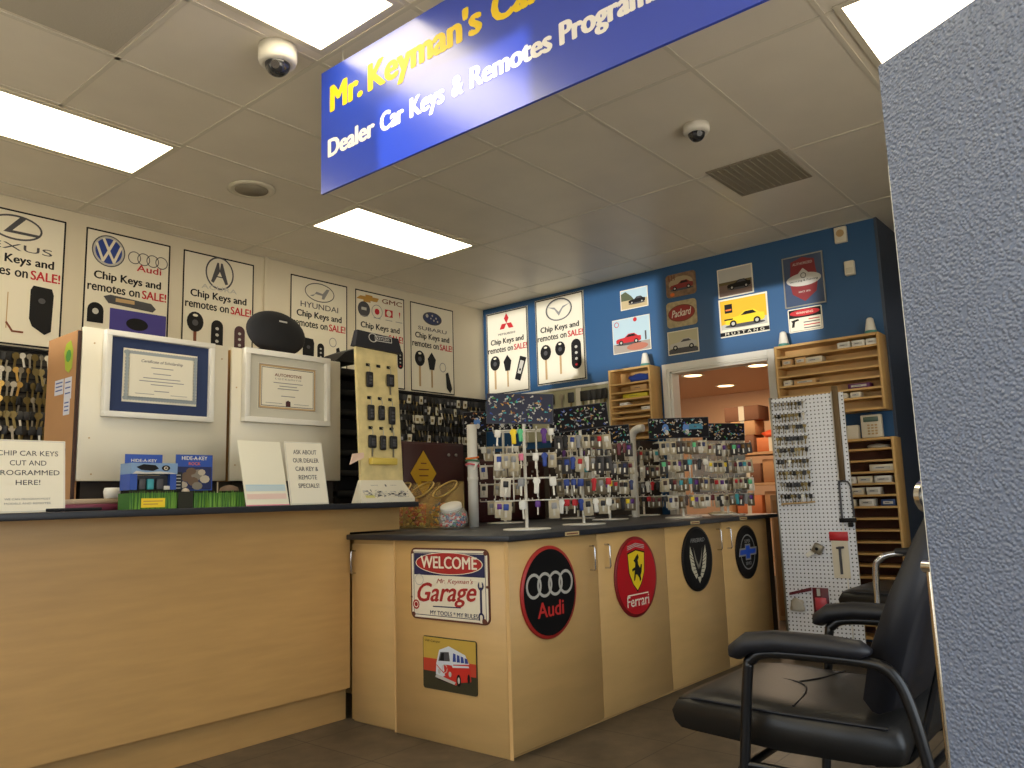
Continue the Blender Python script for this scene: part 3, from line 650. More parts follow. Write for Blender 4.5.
a.line([(w_*.3, h_*.19), (w_*.65, h_*.2)], .005, navy); a.text('MY TOOLS * MY RULES', w_*.56, h_*.075, navy, w=w_*.6, h=h_*.06)
a.line([(w_*.9, h_*.14), (w_*.9, h_*.48)], .012, navy); a.ring(w_*.9, h_*.51, .018, .02, .009, navy, 12); a.ring(w_*.9, h_*.1, .018, .02, .009, navy, 12); a.rect(w_*.885, h_*.53, w_*.915, h_*.6, cream); a.rect(w_*.885, h_*.02, w_*.915, h_*.085, cream)
a.ell(w_*.075, h_*.2, .022, .022, rd, 16); a.ring(w_*.075, h_*.2, .015, .015, .004, cream, 12); a.ring(w_*.12, h_*.55, .03, .026, .004, M_lgrey, 16)
for (u, v, q) in ((.02, .02, .014), (w_-.03, .015, .016), (.015, h_-.02, .01), (w_-.016, h_-.018, .014), (w_-.01, h_*.5, .008), (.008, h_*.3, .007)): a.ell(u, v, q, q*.8, MATS['rusty_tin_edge'], 7)
tag(mb.build('welcome_sign'), 'red white and navy tin garage sign reading WELCOME on the island end', 'tin sign')
w_, h_ = .338, .232
mb, a = tin(2.792, .23, w_, h_, .012, mat('vw_sign_edge', (60, 56, 36), .5), '')
a.rect(.004, h_*.58, w_-.004, h_-.004, mat('mustard_ink', (190, 158, 66), .5)); a.rect(.004, h_*.34, w_-.004, h_*.58, mat('brick_ink', (186, 62, 40), .5)); a.rect(.004, .006, w_-.004, h_*.34, mat('olive_black', (50, 48, 30), .5))
S = lambda p: [(x*w_, y*h_) for x, y in p]
a.poly(S([(.28, .2), (.62, .14), (.66, .2), (.4, .26)]), M_black)
a.poly(S([(.26, .5), (.32, .76), (.5, .85), (.8, .72), (.88, .55), (.9, .25), (.7, .2), (.62, .14), (.3, .22), (.25, .3)]), mat('van_red', (196, 44, 36), .4))
a.poly(S([(.26, .5), (.32, .76), (.5, .85), (.8, .72), (.87, .56), (.58, .52), (.44, .3), (.3, .22), (.25, .3)]), mat('van_white', (206, 212, 220), .4))
a.poly(S([(.3, .55), (.34, .72), (.5, .74), (.52, .57)]), M_dgrey)
for k in range(4): a.poly(S([(.57+.075*k, .57-.0*k), (.58+.07*k, .73-.02*k), (.625+.07*k, .72-.02*k), (.63+.075*k, .575)]), M_bluei)
a.poly(S([(.4, .5), (.56, .5), (.5, .27), (.42, .3)]), MATS['van_red'])
a.ring(w_*.42, h_*.42, .017, .02, .004, M_lgrey, 16); a.poly(S([(.24, .24), (.6, .15), (.62, .2), (.26, .3)]), M_lgrey)
a.poly(S([(.33, .56), (.36, .7), (.41, .715), (.41, .565)]), M_black); a.line(S([(.27, .47), (.4, .34), (.5, .5)]), .004, MATS['van_red']); a.poly(S([(.56, .5), (.86, .53), (.87, .5), (.57, .46)]), MATS['van_white']); a.ell(w_*.32, h_*.36, .009, .012, M_lgrey, 10); a.ell(w_*.52, h_*.33, .009, .012, M_lgrey, 10); a.ell(w_*.86, h_*.3, .008, .02, M_black, 10)
a.ell(w_*.68, h_*.24, .014, .026, M_black, 14); a.ell(w_*.68, h_*.24, .007, .014, M_lgrey, 10); a.text('VW Camper', w_*.2, h_*.88, mat('olive_ink', (90, 80, 40), .6), w=w_*.3, h=h_*.06)
tag(mb.build('van_sign'), 'small tin sign with a red and white camper van', 'tin sign')
ORD = ['first', 'second', 'third', 'fourth', 'fifth', 'sixth', 'seventh', 'eighth', 'ninth', 'tenth', 'eleventh', 'twelfth', 'thirteenth', 'fourteenth', 'fifteenth', 'sixteenth', 'seventeenth', 'eighteenth', 'nineteenth', 'twentieth', 'twenty-first', 'twenty-second', 'twenty-third', 'twenty-fourth']
# ------------------------------------------------------------------ things on the service counter
CZ = CT1+.001
def sheet(name, label, cat, x0, y, w, h, lean, draw, rz=0, m=M_paper, bend=0):
    """paper leaning back: foot at y, top leans to +Y"""
    R = Vector((math.cos(rz), math.sin(rz), 0)); U = Vector((-math.sin(rz)*math.sin(lean), math.cos(rz)*math.sin(lean), math.cos(lean)))
    mb, a = slab_on((x0, y, CZ), R, U, w, h, .003, m); draw(a, w, h)
    return tag(mb.build(name), label, cat)
def d_s1(a, w, h):
    a.frame(.004, .004, w-.004, h-.004, .002, M_lgrey)
    for s_, v, q in (('CHIP CAR KEYS', .78, .8), ('CUT AND', .645, .48), ('PROGRAMMED', .51, .84), ('HERE!', .375, .32)): a.text(s_, w*.5, h*v, M_dgrey, w=w*q, h=h*.07, bold=.01)
    a.text('WE CAN PROGRAM MOST', w*.5, h*.17, M_grey, w=w*.6, h=h*.025); a.text('MODELS AND REMOTES', w*.5, h*.11, M_grey, w=w*.6, h=h*.025)
sheet('paper_sign', 'white paper sign about cut and programmed chip car keys', 'paper sign', .972, 3.24, .255, .268, .12, d_s1)
def d_s2(a, w, h):
    for s_, v, q in (('ASK ABOUT', .8, .62), ('OUR DEALER', .665, .68), ('CAR KEY &', .53, .6), ('REMOTE', .395, .48), ('SPECIALS!', .26, .55)): a.text(s_, w*.52, h*v, M_dgrey, w=w*q, h=h*.07)
    a.frame(.004, .004, w-.004, h-.004, .002, M_lgrey)
def d_s3(a, w, h):
    a.rect(w*.04, h*.22, w*.96, h*.3, mat('faded_blue', (190, 208, 214), .6)); a.rect(w*.04, h*.3, w*.96, h*.32, M_cyanw); a.rect(w*.04, h*.1, w*.96, h*.18, mat('faded_rose', (224, 196, 184), .6)); a.rect(0, 0, w, h*.015, M_pink)
sheet('paper_flyer', 'faded pastel flyer leaning left of the white specials sheet', 'flyer', 2.0, 3.26, .235, .315, .26, d_s3, .05, mat('flyer_gloss', (230, 226, 206), .25))
sheet('paper_sign', 'white paper sign asking about dealer car key and remote specials', 'paper sign', 2.24, 3.268, .215, .315, .22, d_s2, -.04)
tag(MB().rbox(1.16, 3.235, CZ, 1.36, 3.36, CZ+.012, M_black, .003, 2).build('flat_tablet'), 'thin flat black pad lying on the left counter by the paper sign', 'pad')
# blister display boxes in grass trays
def grass(x0, x1, y0, y1, z0, z1, parent):
    g1 = mat('grass_light', (104, 152, 50), .6); g2 = mat('grass_dark', (52, 104, 34), .6)
    mb = MB(); mb.box(x0+.004, y0+.004, z0, x1-.004, y1, z1-.012, g2)
    rr = random.Random(3)
    n = int((x1-x0)/.0035)
    for i in range(n):
        x = x0+(x1-x0)*(i+.5)/n; h = z1-z0-rr.random()*.014; dx = (rr.random()-.5)*.008
        mb.add([(x-.002, y0+rr.random()*.003, z0), (x+.002, y0+rr.random()*.003, z0), (x+dx+.0006, y0, z0+h), (x+dx-.0006, y0, z0+h)], [(0, 1, 2, 3)], g1 if rr.random() < .6 else g2)
    return mb.build('grass_tray', parent)
t = thing('hide_a_key_display', 'blue cardboard key holder box in a grass tray with yellow tag', 'display box', (1.555, 3.34, CZ), group='hide a key displays')
grass(1.452, 1.655, 3.29, 3.4, CZ, CZ+.078, t)
bx_ = MB(); bl = mat('pack_blue', (36, 74, 160), .4); bk = mat('pack_black', (18, 20, 26), .4)
bx_.box(1.456, 3.298, CZ+.079, 1.485, 3.39, CZ+.145, bl); bx_.box(1.625, 3.298, CZ+.079, 1.652, 3.39, CZ+.145, bl); bx_.box(1.485, 3.32, CZ+.079, 1.625, 3.39, CZ+.14, bk); bx_.box(1.456, 3.29, CZ+.145, 1.652, 3.39, CZ+.19, mat('pack_photo', (120, 150, 186), .4))
bx_.build('box', t)
mb, a = slab_on((1.475, 3.392, CZ+.17), XR, UP, .16, .062, .003, bl); a.text('HIDE-A-KEY', .08, .03, M_paper, w=.11, h=.012, bold=.02); a.text('MAGNETIC', .08, .015, M_orange, w=.07, h=.007); mb.build('header_card', t)
mb = MB(); a = Art(mb, (1.456, 3.29, CZ+.145), XR, UP); a.poly([(.02, .028), (.05, .04), (.1, .036), (.115, .022), (.09, .012), (.04, .016)], M_black); a.ell(.145, .024, .018, .012, M_black, 16); a.ring(.145, .024, .009, .007, .003, M_paper, 12)
a.poly([(.005, .0), (.02, .012), (.06, .006), (.12, .01), (.18, .004), (.19, .0)], M_lgrey); mb.build('box_print', t)
for k, (x, c) in enumerate(((1.51, M_dgrey), (1.545, M_teal), (1.585, M_dgrey))): MB().rbox(x-.014, 3.302, CZ+.08, x+.014, 3.318, CZ+.125, c, .004, 2).build('key_case', t)
mb, a = slab_on((1.5, 3.286, CZ+.006), XR, UP, .1, .038, .002, M_yel); a.rect(.008, .024, .09, .028, M_gold); a.rect(.008, .012, .07, .016, M_gold); mb.build('price_tag', t)
MB().rbox(1.6, 3.3, CZ+.078, 1.63, 3.304, CZ+.095, M_lgrey, .001, 1).build('barcode_label', t)
t = thing('hide_a_key_display', 'blue rock key hider display with pebble print in a grass tray', 'display box', (1.85, 3.34, CZ), group='hide a key displays')
grass(1.73, 1.975, 3.29, 3.42, CZ, CZ+.075, t)
tb = MB().box(1.662, 3.296, CZ, 1.729, 3.4, CZ+.07, mat('soil_print', (38, 38, 26), .8)); tb.build('side_tray', t)
mb, a = slab_on((1.685, 3.37, CZ+.076), XR, UP, .172, .158, .004, bl)
a.text('HIDE-A-KEY', .086, .135, M_paper, w=.12, h=.016, bold=.03); a.text('ROCK', .086, .112, M_orange, w=.055, h=.013, bold=.03); a.rect(.004, .004, .168, .105, mat('pack_navy', (22, 34, 84), .4))
for u, v, q, r_, c in ((.05, .06, .028, .022, 'rock_brown'), (.1, .07, .03, .024, 'rock_grey'), (.08, .04, .026, .02, 'rock_brown'), (.135, .05, .024, .018, 'rock_pale'), (.12, .08, .018, .014, 'rock_pale'), (.07, .085, .024, .016, 'rock_brown'), (.03, .025, .026, .015, 'rock_pale'), (.1, .02, .025, .018, 'rock_grey')):
    a.ell(u, v, q, r_, mat(c, {'rock_brown': (104, 84, 68), 'rock_grey': (128, 120, 108), 'rock_pale': (178, 166, 148)}[c], .8), 9)
mb.build('header_card', t)
mb, a = slab_on((1.665, 3.36, CZ+.071), XR, UP, .045, .085, .003, bk)
for k in range(5): a.rect(.006, .07-.014*k, .038, .074-.014*k, M_lgrey)
mb.build('side_card', t)
mb = MB()
for k, (x, y, q) in enumerate(((1.70, 3.31, .016), (1.715, 3.33, .014))): mb.lathe((x, y, CZ+.07), [(q, 0), (q*.9, q*.5), (q*.5, q*.85), (0, q)], MATS['rock_pale'], 9)
mb.build('loose_rock', t)
MB().lathe((1.93, 3.35, CZ+.072), [(.045, 0), (.04, .014), (.02, .024), (0, .027)], MATS['rock_brown'], 12).build('display_rock', t)
for o_ in [o for o in COL.objects if o.name.startswith('hide_a_key_display')]: o_.location.x += .035
# tall white key cabinets (with the framed certificates) and the cardboard box
def wcab(x0, x1, label, screws):
    t = thing('wall_key_cabinet', label, 'cabinet', ((x0+x1)/2, 3.75, CZ), group='white cabinets on the service counter')
    MB().rbox(x0, 3.70, 1.21, x1, 3.718, 1.90, M_board, .002, 1).build('door_panel', t)
    MB().box(x0+.02, 3.7185, 1.21, x1-.01, 3.86, 1.895, mat('plywood_edge', (176, 132, 70), .6)).build('carcass', t)
    MB().box(x0+.03, 3.73, CZ, x1-.03, 3.86, 1.2095, mat('dark_plinth', (40, 34, 30), .7)).build('plinth', t)
    for (x, z) in screws: MB().cyl((x, 3.7005, z), (x, 3.6985, z), .004, M_tan, 8).build('screw', t)
    return t
wcab(1.44, 2.150, 'white key cabinet with the blue matted certificate', ((1.49, 1.83), (1.485, 1.4), (1.50, 1.24), (2.115, 1.83)))
wcab(2.172, 2.866, 'white key cabinet right of the blue certificate, under the speaker', ((2.2, 1.69), (2.2, 1.29)))
t = thing('cardboard_box', 'tall brown cardboard carton with stickers beside the white cabinet', 'cardboard box', (1.48, 3.9, CZ))
MB().box(1.425, 3.722, CZ, 1.45, 4.05, 1.885, M_card).build('carton', t)
MB().box(1.4255, 3.706, CZ, 1.437, 3.7215, 1.88, mat('carton_inside', (60, 38, 30), .8)).build('open_edge', t)
mb = MB(); a = Art(mb, (1.425, 4.05, CZ), YR, UP)
a.poly([(.19, .72), (.21, .76), (.26, .77), (.29, .72), (.285, .64), (.25, .62), (.21, .64)], mat('lime_sticker', (160, 178, 40), .5)); a.ell(.24, .70, .03, .03, M_green, 8); mb.build('lime_sticker', t)
for (u0, v0, u1, v1) in ((.1, .53, .2, .6), (.21, .5, .29, .6), (.21, .43, .28, .5), (.02, .17, .12, .25)):
    mb = MB(); a = Art(mb, (1.425, 4.05, CZ), YR, UP); a.rect(u0, v0, u1, v1, mat('sticker_white', (206, 206, 214), .5))
    for q in (.25, .5, .75): a.rect(u0+.01, v0+(v1-v0)*q, u1-.012, v0+(v1-v0)*q+.006, M_bluei)
    mb.build('shipping_label', t)
mb = MB(); a = Art(mb, (1.425, 4.05, CZ), YR, UP); a.rect(.2, .24, .26, .28, M_black); mb.build('hand_hole', t)
# clutter under the cabinets
tag(MB().rbox(1.3, 3.5, CZ, 1.62, 3.69, CZ+.028, mat('magenta_cover', (120, 50, 70), .5), .003, 1).build('magazine'), 'dark magenta magazine lying under the left white cabinet', 'magazine', 'papers under the white cabinets')
tag(MB().rbox(1.36, 3.52, CZ+.029, 1.58, 3.68, CZ+.05, mat('beige_cover', (176, 156, 128), .5), .003, 1).build('paper_stack'), 'beige papers lying on the magenta magazine', 'papers', 'papers under the white cabinets')
tag(MB().lathe((1.53, 3.55, CZ+.051), [(0, 0), (.03, 0), (.034, .03), (.03, .045), (0, .046)], M_white, 16).build('tape_roll'), 'small white roll on the papers beside the blue display box', 'tape roll')
def framed(x0, x1, z0, z1, y, label, fw, mm, dx, docm, draw, name='framed_certificate'):
    t = thing(name, label, 'framed certificate', ((x0+x1)/2, y, z0), group='framed certificates on the white cabinets')
    f = MB(); d0 = y-.04
    f.rbox(x0, d0, z0, x1, y, z0+fw, M_white, .003, 2); f.rbox(x0, d0, z1-fw, x1, y, z1, M_white, .003, 2)
    f.rbox(x0, d0, z0+fw-.002, x0+fw, y, z1-fw+.002, M_white, .003, 2); f.rbox(x1-fw, d0, z0+fw-.002, x1, y, z1-fw+.002, M_white, .003, 2)
    f.build('frame', t)
    MB().box(x0+fw, y-.018, z0+fw, x1-fw, y-.012, z1-fw, mm).build('mat_board', t)
    mb, a = slab_on((x0+dx[0], y-.02, z0+dx[1]), XR, UP, dx[2], dx[3], .0015, docm); draw(a, dx[2], dx[3]); mb.build('certificate', t)
def d_c1(a, w, h):
    m = mat('scroll_grey', (150, 158, 160), .6)
    n = 26
    for i in range(n):
        for v in (.018, h-.018): a.ell(.012+(w-.024)*i/(n-1), v, .011, .010, m, 7)
    for i in range(15):
        for u in (.014, w-.014): a.ell(u, .018+(h-.036)*i/14, .010, .010, m, 7)
    a.rect(.026, .026, w-.026, h-.026, MATS['paper'])
    a.text('Certificate of Scholarship', w/2, h*.74, M_dgrey, w=w*.56, h=.018, shear=.2)
    for v, q in ((.66, .3), (.55, .24), (.46, .5), (.40, .6), (.34, .3), (.22, .2)): a.rect(w*(.5-q/2), h*v, w*(.5+q/2), h*v+.004, M_grey)
    a.rect(w*.15, h*.16, w*.4, h*.17, M_grey); a.rect(w*.62, h*.16, w*.85, h*.17, M_grey)
framed(1.525, 2.055, 1.497, 1.895, 3.697, 'white framed certificate with a wide navy blue mat', .026, mat('navy_mat', (30, 48, 88), .7), (.085, .075, .36, .25), M_paper, d_c1)
def d_c2(a, w, h):
    a.frame(.012, .01, w-.012, h-.01, .01, M_tan); a.frame(.022, .02, w-.022, h-.02, .003, M_dgrey); a.frame(.004, .004, w-.004, h-.004, .003, M_grey)
    a.text('AUTOMOTIVE', w/2, h*.74, M_brown, w=w*.46, h=.016, bold=.03); a.text('LOCKSMITH', w/2, h*.67, M_grey, w=w*.44, h=.009, space=1.3)
    for v, q in ((.59, .5), (.52, .3), (.46, .36), (.3, .24)): a.rect(w*(.5-q/2), h*v, w*(.5+q/2), h*v+.004, M_grey)
    a.poly([(w*.46, h*.08), (w*.54, h*.08), (w*.54, h*.19), (w*.5, h*.22), (w*.46, h*.19)], mat('seal_plum', (66, 28, 34), .5)); a.rect(w*.12, h*.14, w*.4, h*.15, M_grey); a.rect(w*.6, h*.14, w*.86, h*.15, M_grey)
framed(2.225, 2.765, 1.512, 1.902, 3.697, 'white framed certificate with a pale grey mat below the speaker', .03, mat('pale_mat', (196, 192, 176), .7), (.085, .075, .37, .245), M_paper, d_c2)
# oval speaker on top
t = thing('oval_speaker', 'black fabric oval speaker standing on the white cabinet', 'speaker', (2.46, 3.79, 1.9))
R_ = .20; ax = Vector((.1, -1, .12)).normalized(); c = Vector((2.50, 3.80, 2.035))
def ellsph(c, ax, rx, rz, ry, m, n=32, k=16):
    a_ = ax.cross(Vector((0, 0, 1))).normalized(); b_ = a_.cross(ax)
    vs = []; 
    for j in range(k+1):
        th = PI*j/k
        for i in range(n):
            ph = 2*PI*i/n; vs.append(c+ax*ry*math.cos(th)+a_*rx*math.sin(th)*math.cos(ph)+b_*rz*math.sin(th)*math.sin(ph))
    return vs, [(j*n+i, j*n+(i+1) % n, (j+1)*n+(i+1) % n, (j+1)*n+i) for j in range(k) for i in range(n)]
vs, fs = ellsph(c, ax, R_, .128, .06, None); MB().add(vs, fs, mat('speaker_cloth', (24, 24, 26), .9, bump=.6, bscale=500), True).build('body', t)
MB().tube([(2.34, 3.86, 1.905), (2.36, 3.87, 1.93), (2.465, 3.875, 1.945), (2.57, 3.87, 1.93), (2.59, 3.86, 1.905)], .012, M_rubber, 8).build('stand', t)
mb = MB(); a = Art(mb, c+ax*.0615+Vector((-.03, 0, .045)), ax.cross(Vector((0, 0, 1)))*-1 if False else Vector((1, .1, 0)), UP); a.rect(0, 0, .055, .009, M_lgrey); mb.build('logo_badge', t)

# key fob display tower
t = thing('key_fob_display', 'tall marbled key fob display tower with a black cap', 'display stand', (2.83, 3.3, CZ))
MT = mat('cream_marble', (214, 196, 140), .35, vary=.16, vscale=14)
LT = .10   # lean
mb, a = slab_on((2.672, 3.30, CZ+.11), XR, (0, math.sin(LT*.6), math.cos(LT*.6)), .29, .78, .02, MT)
mb.build('board', t)
b_ = MB(); x0, x1 = 2.63, 3.0
b_.add([(2.60, 3.215, CZ), (2.97, 3.215, CZ), (2.97, 3.32, CZ), (2.62, 3.32, CZ), (2.60, 3.215, CZ+.02), (2.97, 3.215, CZ+.02), (2.955, 3.298, CZ+.118), (2.665, 3.298, CZ+.118), (2.955, 3.32, CZ+.118), (2.665, 3.32, CZ+.118)],
    [(0, 1, 5, 4), (4, 5, 6, 7), (7, 6, 8, 9), (9, 8, 2, 3), (0, 4, 7, 9, 3), (1, 2, 8, 6, 5), (0, 3, 2, 1)], M_board)
b_.build('base', t)
mb = MB(); d_ = Vector((0, .083, .098)).normalized(); a = Art(mb, (2.615, 3.2155, CZ+.0205), XR, d_)
rr = random.Random(5)
for i in range(110):
    cu_, cv_ = .03+rr.random()*.29, .012+rr.random()*.04
    a.poly([(cu_+rr.uniform(-.02, .02), cv_+rr.uniform(-.01, .01)) for _ in range(3)], rr.choice([M_dgrey, M_lgrey, M_black, M_grey])); a.k = i % 9
a.k = 10; a.rect(.02, .004, .08, .02, mat('tag_yellowgreen', (206, 200, 120), .5)); a.text('REMOTES', .12, .085, M_grey, w=.05, h=.007); a.text('KEYS', .25, .085, M_grey, w=.04, h=.007); a.rect(.19, .08, .2, .095, M_dgrey)
mb.build('base_print', t)
cp = MB(); cz = CZ+.895
cp.add([(2.650, 3.32, cz-.055), (2.975, 3.31, cz-.065), (2.955, 3.32, cz+.02), (2.672, 3.33, cz+.035), (2.650, 3.365, cz-.055), (2.975, 3.365, cz-.065), (2.955, 3.36, cz+.02), (2.672, 3.36, cz+.035)],
    [(0, 1, 2, 3), (5, 4, 7, 6), (3, 2, 6, 7), (1, 5, 6, 2), (4, 0, 3, 7), (0, 4, 5, 1)], mat('black_cap_cloth', (26, 26, 32), .8))
cp.build('header_cap', t)
mb = MB(); a = Art(mb, (2.66, 3.3125, cz-.05), Vector((1, -.03, 0)), Vector((0, .1, 1)))
a.ring(.105, .05, .03, .026, .005, M_lgrey, 20); a.frame(.12, .036, .235, .064, .004, M_lgrey); a.text('KEYLESS', .175, .043, M_lgrey, w=.09, h=.014, bold=.04)
mb.build('cap_logo', t)
MB().rbox(2.72, 3.27, CZ+.20, 2.9, 3.303, CZ+.236, mat('yellow_pad', (212, 186, 84), .5), .006, 2).build('yellow_strip', t)
MB().add([(2.60, 3.3, CZ+.20), (2.675, 3.285, CZ+.235), (2.675, 3.285, CZ+.262), (2.61, 3.29, CZ+.255), (2.60, 3.31, CZ+.20), (2.675, 3.30, CZ+.235), (2.675, 3.30, CZ+.262), (2.61, 3.30, CZ+.255)], [(0, 1, 2, 3), (7, 6, 5, 4), (0, 4, 5, 1), (3, 2, 6, 7), (0, 3, 7, 4)], mat('pale_pink_card', (222, 190, 170), .6)).build('side_flap', t)
rows = ((.745, 0), (.563, 0), (.399, 0))
k = 0
for ri, (zh, zf) in enumerate(rows):
    for ci in range(3):
        x = 2.745+.074*ci; yb = 3.298+(zh+CZ+0-CZ-.11)*math.tan(LT*.6); z = CZ+zh
        MB().rbox(x-.014, yb-.004, z-.008, x+.014, yb-.001, z+.008, M_black, .002, 1).build('hang_slot', t)
fobn = 0
for ri, ci, kind in ((0, 0, 'a'), (0, 2, 'b'), (1, 0, 'a'), (1, 1, 'c'), (1, 2, 'd'), (2, 0, 'b'), (2, 1, 'c'), (2, 2, 'b')):
    x = 2.745+.074*ci; z = CZ+rows[ri][0]-.02; y = 3.2995+(rows[ri][0]-.23)*math.tan(LT*.6)
    tt = thing('key_fob', 'black key fob, %s from left in the %s row of the marbled tower' % (('left end', 'centre', 'right end')[ci], ('top', 'middle', 'bottom')[ri]), 'key fob', (x, y, z), group='key fobs on the marbled tower')
    tt['label'] = 'black key fob in the %s row of the marbled tower, %s place' % (('top', 'middle', 'bottom')[ri], ('left', 'centre', 'right')[ci])
    L = {'a': .085, 'b': .07, 'c': .08, 'd': .1}[kind]; W_ = {'a': .022, 'b': .026, 'c': .02, 'd': .022}[kind]
    q = MB().rbox(-W_, -.02, -.02-L, W_, -.003, -.02, M_rubber, .008, 3); lpart(q, 'case', tt)
    q = MB()
    for zz in (.35, .55, .75): q.rbox(-W_*.5, -.0225, -.02-L*zz-.006, W_*.5, -.02, -.02-L*zz+.006, M_dgrey, .001, 1)
    if kind in 'bd': q.box(-.004, -.013, -.02-L-.045, .004, -.009, -.02-L, M_steel)
    lpart(q, 'buttons_and_blade' if kind in 'bd' else 'buttons', tt)
    lpart(MB().tube([(0, -.004, .022), (0, -.014, .008), (0, -.016, -.012), (0, -.01, -.022)], .002, M_steel, 6), 'loop', tt)

for o_ in [o for o in COL.objects if o.parent is None and (o.name.startswith('key_fob'))]: o_.location.x += .022
# black shelf unit and clutter behind the right cabinet
t = thing('storage_rack', 'black slatted storage rack between white cabinet and fob tower', 'rack', (3.05, 3.9, CZ))
q = MB()
for x in (2.9, 3.22): q.box(x, 3.78, CZ+.001, x+.02, 3.8, 1.92, M_black); q.box(x, 3.93, CZ+.001, x+.02, 3.95, 1.92, M_black)
q.build('posts', t)
MB().box(2.9, 3.9505, CZ+.001, 3.24, 3.956, 1.92, M_black).build('back_panel', t)
for z in (1.12, 1.24, 1.36, 1.48, 1.6, 1.72, 1.84): MB().rbox(2.9, 3.77, z, 3.24, 3.95, z+.035, M_black, .004, 1).build('tray', t)
q = MB().add([(2.88, 3.76, 1.92), (3.05, 3.76, 1.92), (3.05, 3.76, 2.02), (2.95, 3.76, 1.98), (2.88, 3.96, 1.92), (3.05, 3.96, 1.92), (3.05, 3.96, 2.02), (2.95, 3.96, 1.98)], [(0, 1, 2, 3), (7, 6, 5, 4), (0, 4, 5, 1), (1, 5, 6, 2), (2, 6, 7, 3), (3, 7, 4, 0)], M_rubber)
tag(q.build('black_bag'), 'black bag slumped on the slatted rack beside the fob tower', 'bag')

# ------------------------------------------------------------------ keys hanging on the wall board
def key_mesh(name, head, blade, typ=0, s=1):
    q = MB()
    if typ == 0:
        q.cyl((0, -.0015, -.012*s), (0, .0015, -.012*s), .0125*s, head, 12); q.box(-.0042*s, -.001, -.06*s, .0042*s, .001, -.02*s, blade)
    elif typ == 1:
        q.rbox(-.014*s, -.004, -.036*s, .014*s, .004, 0, head, .004, 2); q.box(-.004*s, -.001, -.075*s, .004*s, .001, -.034*s, blade)
    elif typ == 2:
        q.rbox(-.016*s, -.006, -.055*s, .016*s, .006, 0, head, .006, 2); q.box(-.008*s, -.0072, -.04*s, .008*s, -.006, -.02*s, blade)
    me = q.build(name); m = me.data; bpy.data.objects.remove(me); return m
M_nick = mat('nickel', (176, 168, 150), .4, .8); M_olive = mat('olive_brass', (120, 104, 62), .45, .6)
M_keyblk = mat('key_rubber', (30, 30, 32), .5)
KM = [key_mesh('key_mesh', M_nick, M_nick, 0, 1.5), key_mesh('key_mesh', M_keyblk, M_nick, 1, 1.5), key_mesh('key_mesh', M_brass, M_brass, 0, 1.5), key_mesh('key_mesh', M_keyblk, M_olive, 1, 1.5), key_mesh('key_mesh', M_keyblk, M_grey, 2, 1.4), key_mesh('key_mesh', mat('clear_bag', (206, 200, 180), .3), M_olive, 2, 1.4)]
KM.append(key_mesh('key_mesh', M_olive, M_olive, 0, 1.8))
def hang(name, me, loc, rot, label, cat, group):
    o = bpy.data.objects.new(name, me); COL.objects.link(o); o.location = loc; o.rotation_euler = rot
    return tag(o, label, cat, group)
q = MB(); q.box(1.2, YL-.02, 1.40, 6.02, YL-.001, 2.092, mat('dark_pegboard', (58, 54, 46), .7))
t = thing('key_board', 'dark key board fixed along the cream wall under the posters', 'key board', (3.6, YL, 1.5))
q.build('board', t)
q = MB(); q.box(1.2, YL-.045, 2.079, 6.02, YL-.02, 2.092, M_black); q.build('top_rail', t)
for z in (2.07, 1.985, 1.9, 1.815, 1.73, 1.645, 1.56):
    for a_, b_ in ((1.5, 2.1), (4.7, 6.0)): MB().box(a_, YL-.03, z-.004, b_, YL-.0205, z+.004, M_black).build('hook_rail', t)
rk = random.Random(11)
for r_i, z in enumerate((2.055, 1.965, 1.875, 1.785, 1.695, 1.605)):
    for c_i in range(9):
        x = 1.6+.036*c_i+rk.uniform(-.004, .004)
        hang('key', rk.choice([KM[0], KM[1], KM[3], KM[6], KM[0], KM[2], KM[6], KM[3]]), (x, YL-.051, z), (rk.uniform(-.02, .02), rk.uniform(-.2, .2), rk.uniform(-.7, .7)), 'key blank, %s row left of the carton, %s from left' % (('top', 'second', 'third', 'fourth', 'fifth', 'bottom')[r_i], ORD[c_i]), 'key', 'key blanks left of the carton')
    for c_i in range(22):
        x = 4.84+.05*c_i+rk.uniform(-.006, .006)
        if r_i == 5: continue
        hang('key', rk.choice([KM[3], KM[4], KM[3], KM[5], KM[1]]), (x, YL-.051, z), (rk.uniform(-.02, .02), rk.uniform(-.2, .2), rk.uniform(-.7, .7)), 'dark key blank, %s row near the corner, %s from left' % (('top', 'second', 'third', 'fourth', 'bottom')[r_i], ORD[c_i]), 'key', 'key blanks in the corner')

# ------------------------------------------------------------------ maroon cabinets behind the racks
def maroon(x0, x1, y, z1, label):
    t = thing('maroon_cabinet', label, 'cabinet', ((x0+x1)/2, y, .92), group='maroon boxes at the island rear')
    MB().rbox(x0, y, .921, x1, y+.16, z1, M_maroon, .004, 1).build('body', t)
    MB().rbox(x0+.012, y-.01, .935, x1-.012, y-.001, z1-.012, M_maroon, .003, 1).build('door', t)
    for x in (x1-.16, x1-.09): MB().lathe((x, y-.01, z1-.08), [(.011, 0), (.011, .006), (.004, .008), (0, .008)], M_steel, 12, (0, -1, 0)).build('knob', t)
    return t
maroon(3.42, 4.0, 3.80, 1.465, 'maroon box with two round locks and a yellow diamond sign')
maroon(4.04, 4.9, 3.80, 1.36, 'long low maroon box behind the front key racks')
mb = MB(); o_ = Vector((3.60, 3.785, 1.26)); r = .115
mb.add([o_+Vector((r*math.cos(a_), d_, r*1.28*math.sin(a_))) for d_ in (-.003, 0) for a_ in (0, PI/2, PI, 1.5*PI)], [(3, 2, 1, 0), (4, 5, 6, 7), (0, 1, 5, 4), (1, 2, 6, 5), (2, 3, 7, 6), (3, 0, 4, 7)], mat('diamond_yellow', (206, 160, 34), .5))
a = Art(mb, o_+Vector((0, -.0035, 0)), XR, UP)
